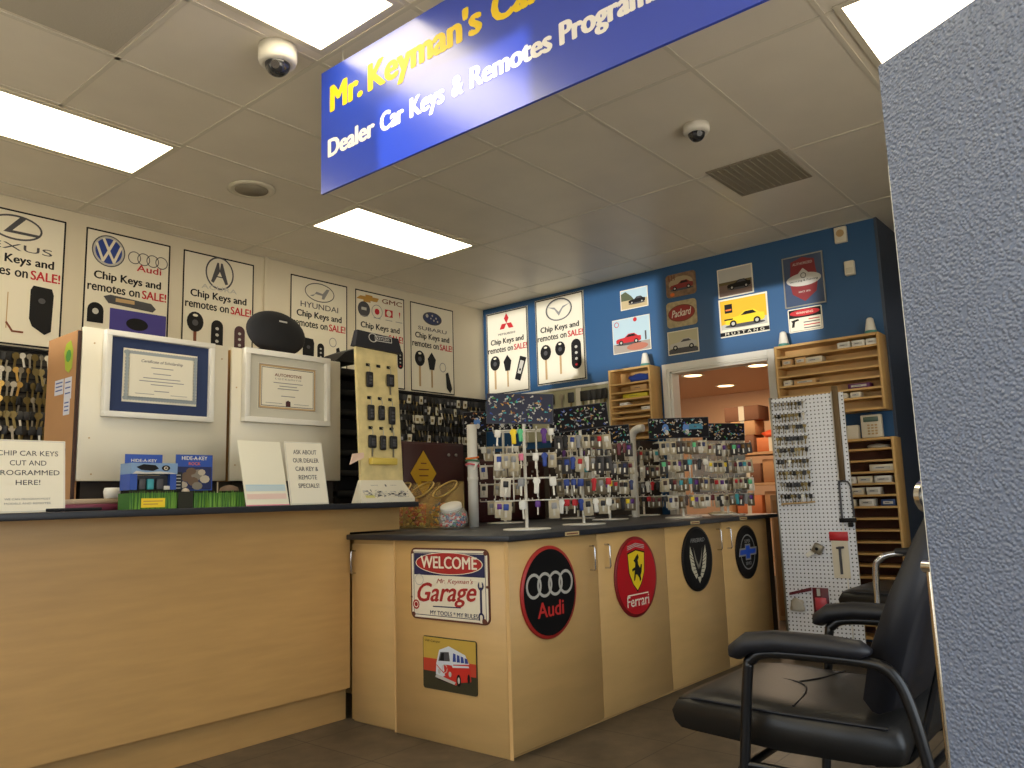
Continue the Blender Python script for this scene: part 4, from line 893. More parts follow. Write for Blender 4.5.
for s_, v, w_ in (('BABY', .06, .05), ('ON BOARD', .02, .09), ('DRIVE', -.02, .08), ('SAFE', -.06, .05)): a.rect(-w_/2, v, w_/2, v+.008, M_brown)
tag(mb.build('diamond_sign'), 'yellow diamond-shaped sign hanging on the maroon box', 'sign')

# ------------------------------------------------------------------ candy bins, jar and tube
M_bin = mat('amber_clear_bin', (224, 190, 116), .1, alpha=.42, spec=.8)
CANDY = [mat('candy_red', (214, 36, 30), .35), mat('candy_orange', (228, 120, 40), .35), mat('candy_yellow', (236, 196, 90), .35), mat('candy_pink', (224, 96, 110), .35), mat('candy_white', (226, 222, 214), .35), mat('candy_navy', (36, 60, 130), .35), mat('candy_green', (70, 130, 90), .35)]
def candies(cx, cy, z0, z1, rx, ry, mats, n, seed, s=.011):
    rr = random.Random(seed); q = MB()
    for i in range(n):
        x, y, z = cx+rr.uniform(-rx, rx), cy+rr.uniform(-ry, ry), rr.uniform(z0+s, z1-s)
        T = Matrix.Translation((x, y, z)) @ Matrix.Rotation(rr.uniform(0, 3), 4, Vector((rr.random(), rr.random(), rr.random())).normalized())
        q.rbox(-s, -s*.7, -s*.5, s, s*.7, s*.5, rr.choice(mats), s*.35, 1, T)
    return q
for k, (cx, cy, lb) in enumerate(((3.32, 3.70, 'amber candy bin with a slanted opening, furthest from the white tube'), (3.37, 3.55, 'amber candy bin with a slanted opening, middle of three'), (3.42, 3.40, 'amber candy bin behind the white-lidded jar'))):
    t = thing('candy_bin', lb, 'candy bin', (cx, cy, .921), 0, group='candy bins')
    x0, x1, y0, y1 = -.1, .08, -.072, .072
    q = MB()
    # walls: low front (facing -X), high back
    z0, zf, zb = 0, .145, .27
    q.add([(x0, y0, z0), (x0, y1, z0), (x1, y1, z0), (x1, y0, z0), (x0, y0, zf), (x0, y1, zf), (x1, y1, zb), (x1, y0, zb)], [(0, 4, 5, 1), (3, 2, 6, 7), (0, 3, 7, 4), (1, 5, 6, 2), (0, 1, 2, 3)], M_bin)
    lpart(q, 'bin', t)
    ax = Vector((-.55, -.1, .83)).normalized()
    rim = []
    for i in range(25):
        an = 2*PI*i/24; rim.append(Vector((-.01, 0, .225))+Vector((.83, 0, .55))*.092*math.cos(an)+Vector((0, 1, 0))*.07*math.sin(an))
    lpart(MB().tube(rim, .005, mat('gold_rim', (190, 160, 90), .3, .4), 8, False), 'rim', t)
    st = tag(lpart(candies(-.012, 0, .004, .15, .07, .06, CANDY[:4] if k < 2 else [CANDY[1], CANDY[2], CANDY[5]], 230, k), 'wrapped_candy', t), None, None, None, 'stuff')
t = thing('candy_jar', 'round clear jar of wrapped mints with a tilted white lid', 'jar', (3.27, 3.20, .921))
ax = Vector((-.35, -.1, .93)).normalized()
lpart(MB().lathe((0, 0, 0), [(0, .001), (.055, .001), (.078, .02), (.086, .055), (.078, .09), (.062, .115)], M_clear, 28), 'bowl', t)
lpart(MB().lathe(Vector((-.012, -.0, .108)), [(0, .0), (.06, 0), (.062, .004), (.062, .022), (.058, .026), (0, .028)], M_white, 28, ax), 'lid', t)
tag(lpart(candies(0, 0, .005, .09, .05, .05, [CANDY[4], CANDY[4], CANDY[5], CANDY[0], CANDY[6]], 150, 9, .012), 'wrapped_mints', t), None, None, None, 'stuff')
t = thing('display_post', 'thick white plastic tube standing on the island, with coloured wristbands', 'post', (3.476, 3.232, .921))
lpart(MB().lathe((0, 0, 0), [(.0, 0), (.03, 0), (.03, .60), (.027, .603), (.0, .603)], M_white, 24), 'tube', t)
lpart(MB().lathe((0, 0, .27), [(.0305, 0), (.0325, .002), (.0325, .02), (.0305, .022)], M_white, 24), 'collar', t)
for z, rad, c_, tl in ((.405, .036, 'candy_orange', .15), (.385, .037, 'candy_green', -.1), (.372, .036, 'candy_white', .2), (.36, .038, 'candy_pink', -.2)):
    pts = [Vector((rad*math.cos(2*PI*i/20), rad*math.sin(2*PI*i/20), z+tl*rad*math.cos(2*PI*i/20))) for i in range(21)]
    lpart(MB().tube(pts, .006, MATS[c_], 6, False), 'wristband', t)
lpart(MB().tube([(.0, -.036, .37), (-.03, -.05, .35), (-.035, -.05, .33)], .008, MATS['candy_white'], 6), 'wristband_tail', t)
t = thing('bent_pipe', 'white bent plastic pipe end among the rear key racks', 'pipe', (5.04, 3.08, .921))
pts = [(0, 0, 0), (0, 0, .5), (0, 0, .57)]+[(0, -.07+.07*math.cos(math.radians(q)), .57+.07*math.sin(math.radians(q))) for q in (15, 30, 45, 60, 75, 90)]+[(0, -.1, .64)]
lpart(MB().tube(pts, .028, M_white, 14), 'pipe', t)

# ------------------------------------------------------------------ key racks
def card_mesh(back, key, typ):
    q = MB()
    if back is not None:
        q.rbox(-.026, -.0012, -.088, .026, .0012, 0, back, .002, 1)
        q.rbox(-.013, -.0075, -.042, .013, -.002, -.012, key, .0025, 1); q.box(-.005, -.0055, -.074, .005, -.0035, -.036, M_nick)
    elif typ == 1:
        q.rbox(-.017, -.004, -.04, .017, .004, 0, key, .006, 2); q.box(-.0045, -.0012, -.085, .0045, .0012, -.038, M_nick)
    else:
        q.rbox(-.012, -.006, -.075, .012, .006, 0, key, .005, 2); q.cyl((0, -.004, -.015), (0, .004, -.015), .018, key, 10)
    o = q.build('key_mesh'); m = o.data; bpy.data.objects.remove(o); return m
C_ = {'yellow': M_yel, 'green': mat('mint_green', (90, 190, 130), .4), 'purple': mat('vivid_purple', (84, 30, 120), .4), 'pink': M_pink, 'blue': M_bluei, 'red': M_red, 'white': M_white, 'black': M_keyblk, 'teal': M_teal, 'orange': M_orange, 'grey': M_grey, 'maroon': mat('key_maroon', (104, 28, 36), .4), 'navy': mat('key_navy', (34, 44, 92), .4), 'bronze': mat('key_bronze', (112, 84, 46), .4, .5), 'brown': mat('key_brown', (70, 48, 36), .5)}
packm = mat('clear_pack', (176, 164, 136), .25); packd = mat('smoky_pack', (104, 92, 70), .3); packw = mat('white_card_pack', (206, 198, 180), .5); packb = mat('dark_card_pack', (60, 56, 54), .5)
CM = {}
for c_, m_ in C_.items():
    CM['bare', c_] = card_mesh(None, m_, 1); CM['fob', c_] = card_mesh(None, m_, 2)
    for b_, bm_ in (('clear', packm), ('smoky', packd), ('white', packw), ('dark', packb)): CM[b_, c_] = card_mesh(bm_, m_, 0)
def hdr_art(a, w, h, seed, hero):
    rr = random.Random(seed); cols = [M_lgrey, M_grey, M_tan, M_grey, M_teal, M_brown, M_lgrey, M_green, M_dgrey, M_gold, M_grey, M_lgrey, M_bluei]
    n = int(w*h*1900)
    for i in range(n):
        u, v, an, L = rr.uniform(.012, w-.012), rr.uniform(.012, h-.012), rr.uniform(0, PI*2), .012
        c_ = rr.choice(cols); a.line([(u, v), (u+L*math.cos(an), v+L*math.sin(an)*.8)], .004, c_); a.ell(u, v, .005, .005, c_, 6); a.k = 3+(i % 7)*2
    if hero:
        for q in hero: a.ell(w*q, h*.5, .022, .03, mat('hero_blue', (70, 120, 190), .5), 10); a.ell(w*q+.006, h*.3, .014, .018, M_lgrey, 8)
        a.rect(w*hero[-1]+.02, h*.42, w*hero[-1]+.11, h*.68, mat('hero_teal', (40, 120, 150), .5))
def rack(x, y, label, rz, hw, hh, tilt, tiers, hero=None, hz=.53, place='', ncards=9, seed=0, hdx=0, palette=None, order=0, cardcol=(24, 23, 28)):
    t = thing('key_rack', label, 'key rack', (x, y, .921), rz, 'white wire key racks')
    lpart(MB().lathe((0, 0, 0), [(0, 0), (.118, 0), (.121, .003), (.118, .007), (.01, .010), (0, .011)], M_wire, 28), 'base', t)
    lpart(MB().cyl((0, 0, .01), (0, 0, hz), .0085, M_wire, 10), 'pole', t)
    ring = [(0.014*math.cos(2*PI*i/12), 0, hz+.014+.014*math.sin(2*PI*i/12)) for i in range(13)]
    lpart(MB().tube(ring, .003, M_wire, 6, False), 'top_ring', t)
    for s in (-1, 1):
        q = MB(); q.tube([(s*.06, -.0, .16), (s*.06, -.0, .50)], .0042, M_wire, 6); q.tube([(0, s*.06, .16), (0, s*.06, .50)], .0042, M_wire, 6)
        lpart(q, 'side_wires', t)
    zs = (.495, .375, .255, .145)[:tiers]
    for z in zs:
        q = MB()
        q.tube([(-.155, -.05, z), (.155, -.05, z)], .0038, M_wire, 6); q.tube([(-.155, .05, z), (.155, .05, z)], .0038, M_wire, 6)
        for xx in (-.155, -.06, .06, .155): q.tube([(xx, -.11, z+.012), (xx, -.1, z), (xx, .1, z)], .0034, M_wire, 6)
        for xx in (-.12, -.03, .03, .12): q.tube([(xx, -.085, z+.012), (xx, -.078, z), (xx, -.05, z)], .0028, M_wire, 5)
        lpart(q, 'tier', t)
    if hw:
        hb = MB(); ct, st = math.cos(tilt), math.sin(tilt)
        o = Vector((-hw/2*ct+hdx, -.012, hz+.0-st*hw/2)); R = Vector((ct, 0, st)); U = Vector((-st, 0, ct))
        b_, a = slab_on(o, R, U, hw, hh, .003, mat('header_card_black_%d' % cardcol[0], cardcol, .8, spec=.2)); a.frame(.002, .002, hw-.002, hh-.002, .003, M_dgrey); hdr_art(a, hw, hh, seed, hero)
        lpart(b_, 'header_card', t)
    rr = random.Random(100+seed); Mw = t.matrix_world
    tn = {4: ('top', 'second', 'third', 'lowest'), 3: ('top', 'middle', 'lowest')}[tiers]
    for ti, z in enumerate(zs):
        pal = palette[ti] if palette else None
        nn = len(pal) if pal else ncards
        for c_i in range(nn):
            lx = -.15+.30*(c_i+.5)/nn
            if pal:
                if pal[c_i] is None: continue
                kk = pal[c_i]
            else:
                kk = (rr.choice(['clear', 'smoky', 'white', 'bare', 'fob', 'clear', 'dark', 'smoky']), rr.choice(['black', 'brown', 'black', 'maroon', 'navy', 'grey', 'black', 'teal', 'bronze', 'purple', 'yellow', 'bronze', 'white', 'black', 'red', 'maroon', 'brown', 'green']))
            P_ = Mw @ Vector((lx+rr.uniform(-.004, .004), -.121-rr.uniform(0, .006), z-.002))
            o = hang('packed_key' if kk[0] in ('clear', 'smoky', 'white', 'dark') else 'novelty_key', CM[kk], P_, (0, rr.uniform(-.08, .08), rz+rr.uniform(-.35, .35)),
                     '%s, %s tier of %s, %s from left' % (({'bare': kk[1]+'-headed key', 'fob': kk[1]+' figure key', 'clear': 'clear-packed key with %s head' % kk[1], 'smoky': 'grey-packed key with %s head' % kk[1], 'white': 'white-carded key with %s head' % kk[1], 'dark': 'dark-carded key with %s head' % kk[1]}[kk[0]]), tn[ti], place, ORD[c_i]), 'key', 'keys on the '+place); o.scale = (rr.uniform(.8, 1.05),)*3
    return t
RZ = math.radians(-50)   # fronts face the viewer
B_ = None
pal1 = [[('bare', 'white'), B_, ('fob', 'yellow'), ('fob', 'green'), B_, B_, ('fob', 'purple'), ('bare', 'white')],
        [('white', 'blue'), ('clear', 'grey'), ('clear', 'grey'), ('bare', 'pink'), B_, ('bare', 'white'), ('fob', 'blue'), ('clear', 'grey')],
        [B_, ('white', 'black'), B_, ('bare', 'grey'), B_, ('fob', 'white'), B_, ('bare', 'white')],
        [('clear', 'purple'), ('clear', 'blue'), B_, ('bare', 'white'), B_, ('bare', 'purple'), B_, ('clear', 'grey')]]
rack(3.12, 2.54, 'white key rack nearest the island corner with a bright patterned header', RZ, .34, .155, -.04, 4, None, .53, 'corner rack', seed=1, palette=pal1, hdx=-.02, cardcol=(58, 60, 76))
pal2 = [[('dark', 'black'), ('fob', 'black'), ('clear', 'blue'), ('fob', 'grey'), ('clear', 'black'), ('smoky', 'black'), ('smoky', 'red'), ('clear', 'white')],
        [('smoky', 'black'), ('dark', 'blue'), ('fob', 'blue'), ('clear', 'red'), ('fob', 'white'), ('smoky', 'grey'), ('dark', 'black'), ('dark', 'black')],
        [('smoky', 'black'), ('bare', 'blue'), ('bare', 'blue'), ('bare', 'blue'), ('smoky', 'black'), ('fob', 'red'), ('smoky', 'grey'), ('bare', 'red')],
        [('fob', 'white'), ('bare', 'red'), ('bare', 'red'), ('fob', 'blue'), ('clear', 'black'), ('fob', 'white'), ('clear', 'black'), ('bare', 'white')]]
rack(3.70, 2.60, 'white key rack with a tilted dark header, second along the island front', RZ, .34, .14, .1, 4, None, .53, 'second front rack', seed=2, palette=pal2)
rack(4.47, 2.93, 'white key rack with a plain dark speckled header, third along the front', RZ, .32, .13, .05, 4, None, .49, 'third front rack', seed=3)
rack(4.73, 2.53, 'white key rack whose header shows two blue figures', RZ, .40, .135, .0, 4, (.28, .62), .52, 'fourth front rack', seed=4)
rack(5.29, 2.48, 'white key rack at the far end of the island front', RZ, .30, .125, -.03, 4, None, .52, 'far-end front rack', seed=5)
rack(3.98, 3.42, 'white key left back rack, header with blue figure', RZ, .46, .14, .02, 4, (.2, .55), .60, 'left back rack', 8, seed=6, hdx=-.03, palette=[[('bare', 'white'), ('clear', 'grey'), B_, B_, ('white', 'grey'), ('bare', 'white'), ('smoky', 'black')], [('white', 'blue'), B_, ('clear', 'grey'), ('clear', 'grey'), ('clear', 'grey'), ('clear', 'black'), B_], [('white', 'black'), B_, ('clear', 'grey'), B_, B_, ('clear', 'grey'), B_], [B_, ('clear', 'grey'), B_, B_, ('smoky', 'black'), B_, B_]])
rack(4.80, 3.42, 'white key rack in the back row between second and third front racks', RZ, .36, .13, .05, 4, None, .53, 'middle back rack', 8, seed=7)
rack(5.36, 3.2, 'white key rack in the back row nearest the doorway', RZ, 0, 0, 0, 4, None, .5, 'right back rack', 8, seed=8)
# clear organiser panel and pale plate at the far end
t = thing('clear_display_panel', 'clear plastic pocket display panel at the far end of the island', 'display panel', (5.51, 2.63, .921))
t.rotation_euler = (0, 0, RZ)
lpart(MB().rbox(-.2, 0, .15, .2, .006, .54, mat('frosted_plastic', (190, 204, 210), .2, alpha=.55), .003, 1), 'panel', t)
q = MB()
for i in range(4): q.rbox(-.195, -.03, .17+.1*i, .195, -.001, .176+.1*i, mat('frosted_plastic', (190, 204, 210), .2), .001, 1)
lpart(q, 'pocket_ledges', t)
lpart(MB().box(-.012, -.01, .01, .012, .004, .15, M_wire), 'stem', t)
lpart(MB().lathe((0, 0, 0), [(0, 0), (.10, 0), (.104, .006), (.06, .02), (0, .022)], mat('cream_plate', (222, 206, 170), .5), 28), 'base', t)
# ------------------------------------------------------------------ shelves on the blue wall
def shelf_unit(label, y0, y1, z0, z1, x0, zs, name='wall_shelf', group='pine shelf units on the blue wall', back=None):
    t = thing(name, label, 'shelf', (XB, (y0+y1)/2, z0), group=group)
    th = .018
    MB().rbox(x0, y0, z0, XB-.002, y0+th, z1, M_pine, .002, 1).build('side_board', t); MB().rbox(x0, y1-th, z0, XB-.002, y1, z1, M_pine, .002, 1).build('side_board', t)
    MB().box(x0+.001, y0+th, z1-th, XB-.002, y1-th, z1-.0005, M_pine).build('top_board', t); MB().box(x0+.001, y0+th, z0+.0005, XB-.002, y1-th, z0+th, M_pine).build('bottom_board', t)
    MB().box(XB-.008, y0+th, z0+th, XB-.003, y1-th, z1-th, back or M_pine).build('back_board', t)
    for z in zs: MB().box(x0+.002, y0+th, z-.007, XB-.009, y1-th, z+.007, M_pine).build('shelf_board', t)
    return t
SX = 5.86
shelf_unit('wide pine shelf unit right of the doorway, high on the wall', 1.53, 2.285, 1.62, 2.165, SX, [2.075, 2.0, 1.925, 1.85, 1.775, 1.71])
shelf_unit('narrow pine shelf unit left of the doorway holding a blue cloth', 3.37, 3.79, 1.55, 2.175, SX, [2.04, 1.965, 1.905, 1.845, 1.79, 1.74, 1.68, 1.62])
shelf_unit('tall narrow pine shelf unit with many slots behind the chairs', 1.50, 2.05, .05, 1.425, SX, [1.425-.08*k for k in range(1, 17)], back=mat('slot_back_brown', (92, 56, 38), .8))
def sbox(y, z, w, h, m, label, mark=None, dx=0, grp='small boxes on the wide pine shelf', d=.09, name='small_box', cat='box'):
    t = thing(name, label, cat, (SX+.02+dx, y, z), group=grp)
    lpart(MB().rbox(0, -w/2, .0005, d, w/2, h, m, .002, 1), 'carton', t)
    q = MB(); a = Art(q, (0, w/2, 0), YR, UP); a.rect(w*.15, h*.3, w*.85, h*.7, mark or M_lgrey); a.rect(w*.25, h*.45, w*.6, h*.55, M_dgrey)
    lpart(q, 'label', t)
P1 = mat('carton_cream', (214, 204, 180), .6); P2 = mat('carton_white', (222, 220, 212), .6); P3 = mat('carton_tan', (196, 156, 104), .7); P4 = mat('carton_purple', (92, 34, 84), .5); P5 = mat('carton_blue', (44, 70, 120), .5); P6 = mat('carton_yellow', (206, 190, 40), .5)
for y, z, w, h, m, lb in ((1.78, 2.083, .085, .045, P2, 'left white box of the three on the top right shelf'), (1.68, 2.083, .085, .045, P2, 'middle white box of the three on the top right shelf'), (1.585, 2.083, .08, .045, P2, 'right white box of the three on the top right shelf'),
    (2.20, 2.008, .075, .05, P3, 'tan box at the left end of the second pine shelf'), (2.1, 2.008, .08, .055, P3, 'tan box with a pale label, second on the second pine shelf'), (2.0, 2.008, .12, .045, P1, 'cream box right of the tan boxes on the second shelf'),
    (2.21, 1.858, .06, .04, P1, 'little cream box at the left end of the fourth pine shelf'), (2.08, 1.858, .16, .035, P3, 'long tan box on the fourth pine shelf'), (1.70, 1.783, .15, .036, P4, 'purple box on the fifth pine shelf'),
    (2.1, 1.718, .12, .035, P1, 'long cream box behind the top of the pegboard'), (1.82, 1.718, .07, .04, P1, 'left cream box of two on the lowest pine shelf'), (1.73, 1.718, .07, .04, P1, 'right cream box of two on the lowest pine shelf')):
    sbox(y, z, w, h, m, lb)
for y, z, w, h, m, lb in ((1.60, 1.193, .16, .045, P1, 'pale box with a grey label in the third slot of the tall shelf'), (1.83, 1.112, .1, .048, P2, 'white box at left of the fourth slot'), (1.72, 1.112, .1, .048, P1, 'cream box in the middle of the fourth slot'), (1.60, 1.112, .11, .048, P2, 'white box at right of the fourth slot'),
    (1.78, 1.032, .09, .05, P1, 'cream box at left of the fifth slot'), (1.67, 1.032, .09, .05, P2, 'white box beside the cream box in the fifth slot'), (1.84, .952, .08, .048, P1, 'cream box at left of the sixth slot'), (1.72, .952, .1, .05, P2, 'white box in the middle of the sixth slot'), (1.58, .952, .09, .046, P5, 'blue box at right of the sixth slot')):
    sbox(y, z, w, h, m, lb, None, 0, 'small boxes in the tall slotted shelf')
for y, z, w, h, m, lb in ((3.50, 1.973, .16, .045, P3, 'tan box under the blue cloth on the narrow shelf'), (3.54, 1.913, .24, .035, P6, 'yellow box in the middle of the narrow shelf'), (3.66, 1.853, .08, .025, P2, 'small white box at left on the narrow shelf'), (3.44, 1.798, .09, .03, P2, 'small white box at right low on the narrow shelf')):
    sbox(y, z, w, h, m, lb, m, 0, 'boxes on the narrow pine shelf')
def cloth(name, label, cat, c, sx, sy, sz, m, seed):
    rr = random.Random(seed); bm = bmesh.new(); bmesh.ops.create_icosphere(bm, subdivisions=3, radius=1)
    from mathutils import noise
    for v in bm.verts:
        n = 1+.35*noise.noise(v.co*1.7+Vector((seed, 0, 0))); v.co = Vector((v.co.x*sx*n, v.co.y*sy*n, max(v.co.z*sz*n, -sz*.6)+sz*.6))
    me = bpy.data.meshes.new(name); bm.to_mesh(me); bm.free(); me.materials.append(m); me.polygons.foreach_set('use_smooth', [True]*len(me.polygons))
    o = bpy.data.objects.new(name, me); COL.objects.link(o); o.location = c; return tag(o, label, cat)
cloth('folded_cloth', 'bright blue cloth folded on the top of the narrow pine shelf', 'cloth', (SX+.07, 3.50, 2.049), .06, .115, .045, mat('cloth_blue', (28, 58, 140), .8), 2)
cloth('crumpled_bag', 'clear crumpled bag on the upper slot of the tall shelf', 'bag', (SX+.08, 1.62, 1.353), .05, .075, .018, mat('bag_clear', (170, 164, 150), .3), 4)
for y, z, lb, k in ((3.455, 2.176, 'white and teal cone lamp on the narrow pine shelf', 0), (2.235, 2.166, 'white cone lamp at the left end of the wide pine shelf', 1), (1.60, 2.166, 'white and teal cone lamp at the right end of wide pine shelf', 2)):
    t = thing('cone_ornament', lb, 'ornament', (5.94, y, z), group='cone ornaments on the shelves')
    lpart(MB().lathe((0, 0, 0), [(0, 0), (.042, 0), (.042, .022), (.038, .026)], mat('cone_teal', (70, 140, 132), .4), 20), 'base', t)
    lpart(MB().lathe((0, 0, .026), [(.038, 0), (.03, .05), (.024, .085), (.014, .095), (0, .097)], M_white, 20), 'shade', t)
# telephone and pale box on the tall shelf top
t = thing('desk_telephone', 'cream desk telephone standing upright on the tall slotted shelf', 'telephone', (5.93, 1.65, 1.4255))
Tm = Matrix.Rotation(-.18, 4, 'Y')
q = MB().rbox(-.02, -.07, .004, .02, .07, .165, mat('phone_cream', (214, 206, 186), .4), .006, 2); lpart(q, 'body', t)
lpart(MB().rbox(-.027, -.05, .115, -.0201, .05, .15, mat('phone_screen', (84, 104, 92), .2), .003, 1), 'screen', t)
for r_ in range(4):
    for c_ in range(3): lpart(MB().rbox(-.025, -.032+.025*c_-.008, .025+.02*r_, -.0201, -.032+.025*c_+.008, .036+.02*r_, M_tan, .001, 1), 'key_button', t)
t = thing('telephone_handset', 'cream box beside the desk telephone on the tall shelf', 'handset', (5.93, 1.80, 1.4255))
lpart(MB().rbox(-.02, -.06, .001, .03, .06, .1, mat('phone_cream', (214, 206, 186), .4), .005, 2), 'body', t)
# pale slotted key panel left of the narrow shelf
t = thing('key_slot_panel', 'pale key panel with white top lamp beneath the winged logo poster', 'key panel', (XB, 4.3, 1.6))
MB().box(XB-.03, 3.83, 1.62, XB-.002, 4.85, 2.085, mat('pale_panel', (176, 172, 140), .6)).build('panel', t)
MB().rbox(XB-.055, 3.80, 2.085, XB-.002, 4.9, 2.105, M_white, .004, 1).build('top_rail', t)
for y in (4.2, 4.84, 3.84): MB().box(XB-.04, y, 1.62, XB-.0305, y+.05, 2.084, M_board).build('upright', t)
rk = random.Random(21)
for k in range(9):
    y = 3.93+.058*k if k < 5 else 4.3+.11*(k-5)
    hang('key', KM[rk.choice([0, 3, 4, 1])], (XB-.05, y, 2.05), (0, 0, PI/2+rk.uniform(-.4, .4)), 'grey key on the pale panel left of the narrow shelf, %s from the doorway' % ORD[k], 'key', 'keys on the pale panel').scale = (1.5, 1.5, 1.8)

t = thing('storage_unit', 'dark storage unit below the pale key panel, behind the racks', 'storage unit', (5.9, 4.4, 0))
DB = mat('dark_storage', (44, 36, 30), .7)
MB().rbox(5.72, 3.42, 0, 6.03, 5.3, 1.53, DB, .004, 1).build('body', t)
for y in (3.9, 4.37, 4.84): MB().box(5.712, y-.004, .05, 5.7195, y+.004, 1.5, M_maroon).build('door_trim', t)
# ------------------------------------------------------------------ pegboard
def peg_mat():
    m = bpy.data.materials.new('white_pegboard'); m.use_nodes = True; nt = m.node_tree; b = nt.nodes['Principled BSDF']; L = nt.links.new
    tc = nt.nodes.new('ShaderNodeTexCoord'); mp = nt.nodes.new('ShaderNodeMapping'); mp.inputs['Scale'].default_value = (1/.0254,)*3; L(tc.outputs['Object'], mp.inputs[0])
    sp = nt.nodes.new('ShaderNodeSeparateXYZ'); L(mp.outputs[0], sp.inputs[0])
    ds = []
    for ax in ('Y', 'Z'):
        f = nt.nodes.new('ShaderNodeMath'); f.operation = 'FRACT'; L(sp.outputs[ax], f.inputs[0])
        s = nt.nodes.new('ShaderNodeMath'); s.operation = 'SUBTRACT'; L(f.outputs[0], s.inputs[0]); s.inputs[1].default_value = .5
        p = nt.nodes.new('ShaderNodeMath'); p.operation = 'POWER'; L(s.outputs[0], p.inputs[0]); p.inputs[1].default_value = 2; ds.append(p)
    ad = nt.nodes.new('ShaderNodeMath'); L(ds[0].outputs[0], ad.inputs[0]); L(ds[1].outputs[0], ad.inputs[1])
    lt = nt.nodes.new('ShaderNodeMath'); lt.operation = 'LESS_THAN'; L(ad.outputs[0], lt.inputs[0]); lt.inputs[1].default_value = .034
    mx = nt.nodes.new('ShaderNodeMix'); mx.data_type = 'RGBA'; L(lt.outputs[0], mx.inputs[0]); mx.inputs[6].default_value = lin((222, 224, 228)); mx.inputs[7].default_value = lin((34, 34, 38))
    L(mx.outputs[2], b.inputs['Base Color']); b.inputs['Roughness'].default_value = .35
    return m
PX = 5.2; MP = peg_mat()
t = thing('pegboard_stand', 'white pegboard display tower with rows of keys beside the doorway', 'pegboard', (PX, 1.88, .12))
MB().box(PX, 1.68, .13, PX+.006, 2.075, 1.69, MP).build('front_board', t)
MB().box(PX, 1.605, .13, PX+.006, 1.672, 1.69, MP).build('side_board', t)
q = MB(); q.rbox(PX-.004, 2.075, .1, PX+.03, 2.09, 1.70, M_steel, .002, 1); q.build('edge_post', t)
MB().rbox(PX-.002, 1.672, .1, PX+.03, 1.68, 1.70, M_white, .002, 1).build('edge_post', t)
MB().rbox(PX+.008, 1.62, 0, PX+.3, 2.07, .1, M_black, .004, 1).build('base_foot', t)
MB().box(PX+.0065, 1.61, .1, PX+.03, 2.07, 1.685, M_board).build('backing', t)
rk = random.Random(31)
zr = [1.655-.0755*k for k in range(9)]
for ri, z in enumerate(zr):
    o_ = MB().tube([(PX-.002, 2.055, z+.006), (PX-.012, 2.055, z), (PX-.012, 1.845, z-.002), (PX-.002, 1.845, z+.004)], .002, M_dgrey, 6).build('hook_bar', t)
    for c_i in range(9):
        kk = rk.choice([KM[0], KM[3], KM[6], KM[6], KM[3], KM[1], KM[6]])
        hang('key', kk, (PX-.022, 2.045-.0235*c_i+rk.uniform(-.002, .002), z-.001), (0, rk.uniform(-.15, .15), PI/2+rk.uniform(-.8, .8)), 'small key in the %s row of the white pegboard, %s from left' % (('top', 'second', 'third', 'fourth', 'fifth', 'sixth', 'seventh', 'eighth', 'bottom')[ri], ORD[c_i]), 'key', 'keys on the white pegboard').scale = (.52,)*3
tag(MB().tube([(PX-.015, 2.05, .985), (PX-.02, 2.04, .99), (PX-.02, 1.83, 1.0)], [.008, .006, .005], M_tan, 8).build('wooden_rod'), 'thin tan rod resting across the pegboard under the keys', 'rod')
# long brown strip and clamp
q = MB(); q.rbox(PX-.02, 1.632, 1.13, PX-.004, 1.668, 1.73, mat('worn_bronze', (104, 84, 56), .6, .3, bump=.8, bscale=60), .003, 1)
tag(q.build('metal_strip'), 'long worn brown metal strip hanging down the right of the pegboard', 'metal strip')
t = thing('bar_clamp', 'long dark bar clamp hanging below the brown strip on the pegboard', 'clamp', (PX-.02, 1.64, 1.1), group=None)
MB().box(PX-.016, 1.668, .87, PX-.008, 1.68, 1.128, M_dgrey).build('bar', t)
MB().tube([(PX-.012, 1.674, 1.12), (PX-.012, 1.655, 1.145-.02), (PX-.012, 1.62, 1.12), (PX-.012, 1.605, 1.09), (PX-.012, 1.60, .9)], .006, M_dgrey, 8).build('frame', t)
MB().rbox(PX-.024, 1.588, .868, PX-.006, 1.69, .895, M_black, .003, 1).build('jaw', t)
MB().rbox(PX-.02, 1.61, .84, PX-.006, 1.64, .867, M_black, .003, 1).build('screw_end', t)
t = thing('drill_bit_pack', 'red and white blister card with a long drill bit on pegboard', 'blister pack', (PX-.01, 1.7, .65))
MB().box(PX-.006, 1.655, .525, PX-.003, 1.755, .765, P1).build('card', t)
MB().rbox(PX-.008, 1.65, .755, PX-.003, 1.765, .81, mat('pack_red', (186, 36, 44), .4), .001, 1).build('header', t)
MB().cyl((PX-.012, 1.705, .55), (PX-.012, 1.705, .72), .008, M_dgrey, 10).build('drill_bit', t); MB().cyl((PX-.012, 1.725, .71), (PX-.012, 1.68, .715), .007, M_dgrey, 10).build('cross_bar', t)
t = thing('tape_measure', 'small square metal gadget with a white tag on the pegboard', 'gadget', (PX-.03, 1.84, .70))
MB().rbox(-.022, -.03, -.03, .018, .03, .03, mat('gadget_bronze', (136, 128, 110), .35, .6), .006, 2, Matrix.Translation((PX-.026, 1.835, .705)) @ Matrix.Rotation(.5, 4, 'X')).build('body', t)
MB().cyl((PX-.049, 1.835, .705), (PX-.052, 1.835, .705), .01, M_black, 14).build('hub', t)
MB().box(-.001, -.03, -.014, .001, .03, .014, M_white, Matrix.Translation((PX-.03, 1.885, .675)) @ Matrix.Rotation(-.6, 4, 'X')).build('tag', t)
t = thing('lock_pick_pack', 'red packet hanging low on the pegboard', 'packet', (PX-.01, 1.85, .38))
MB().rbox(PX-.008, 1.80, .30, PX-.003, 1.90, .46, mat('packet_dark_red', (96, 24, 36), .4), .001, 1).build('card', t)
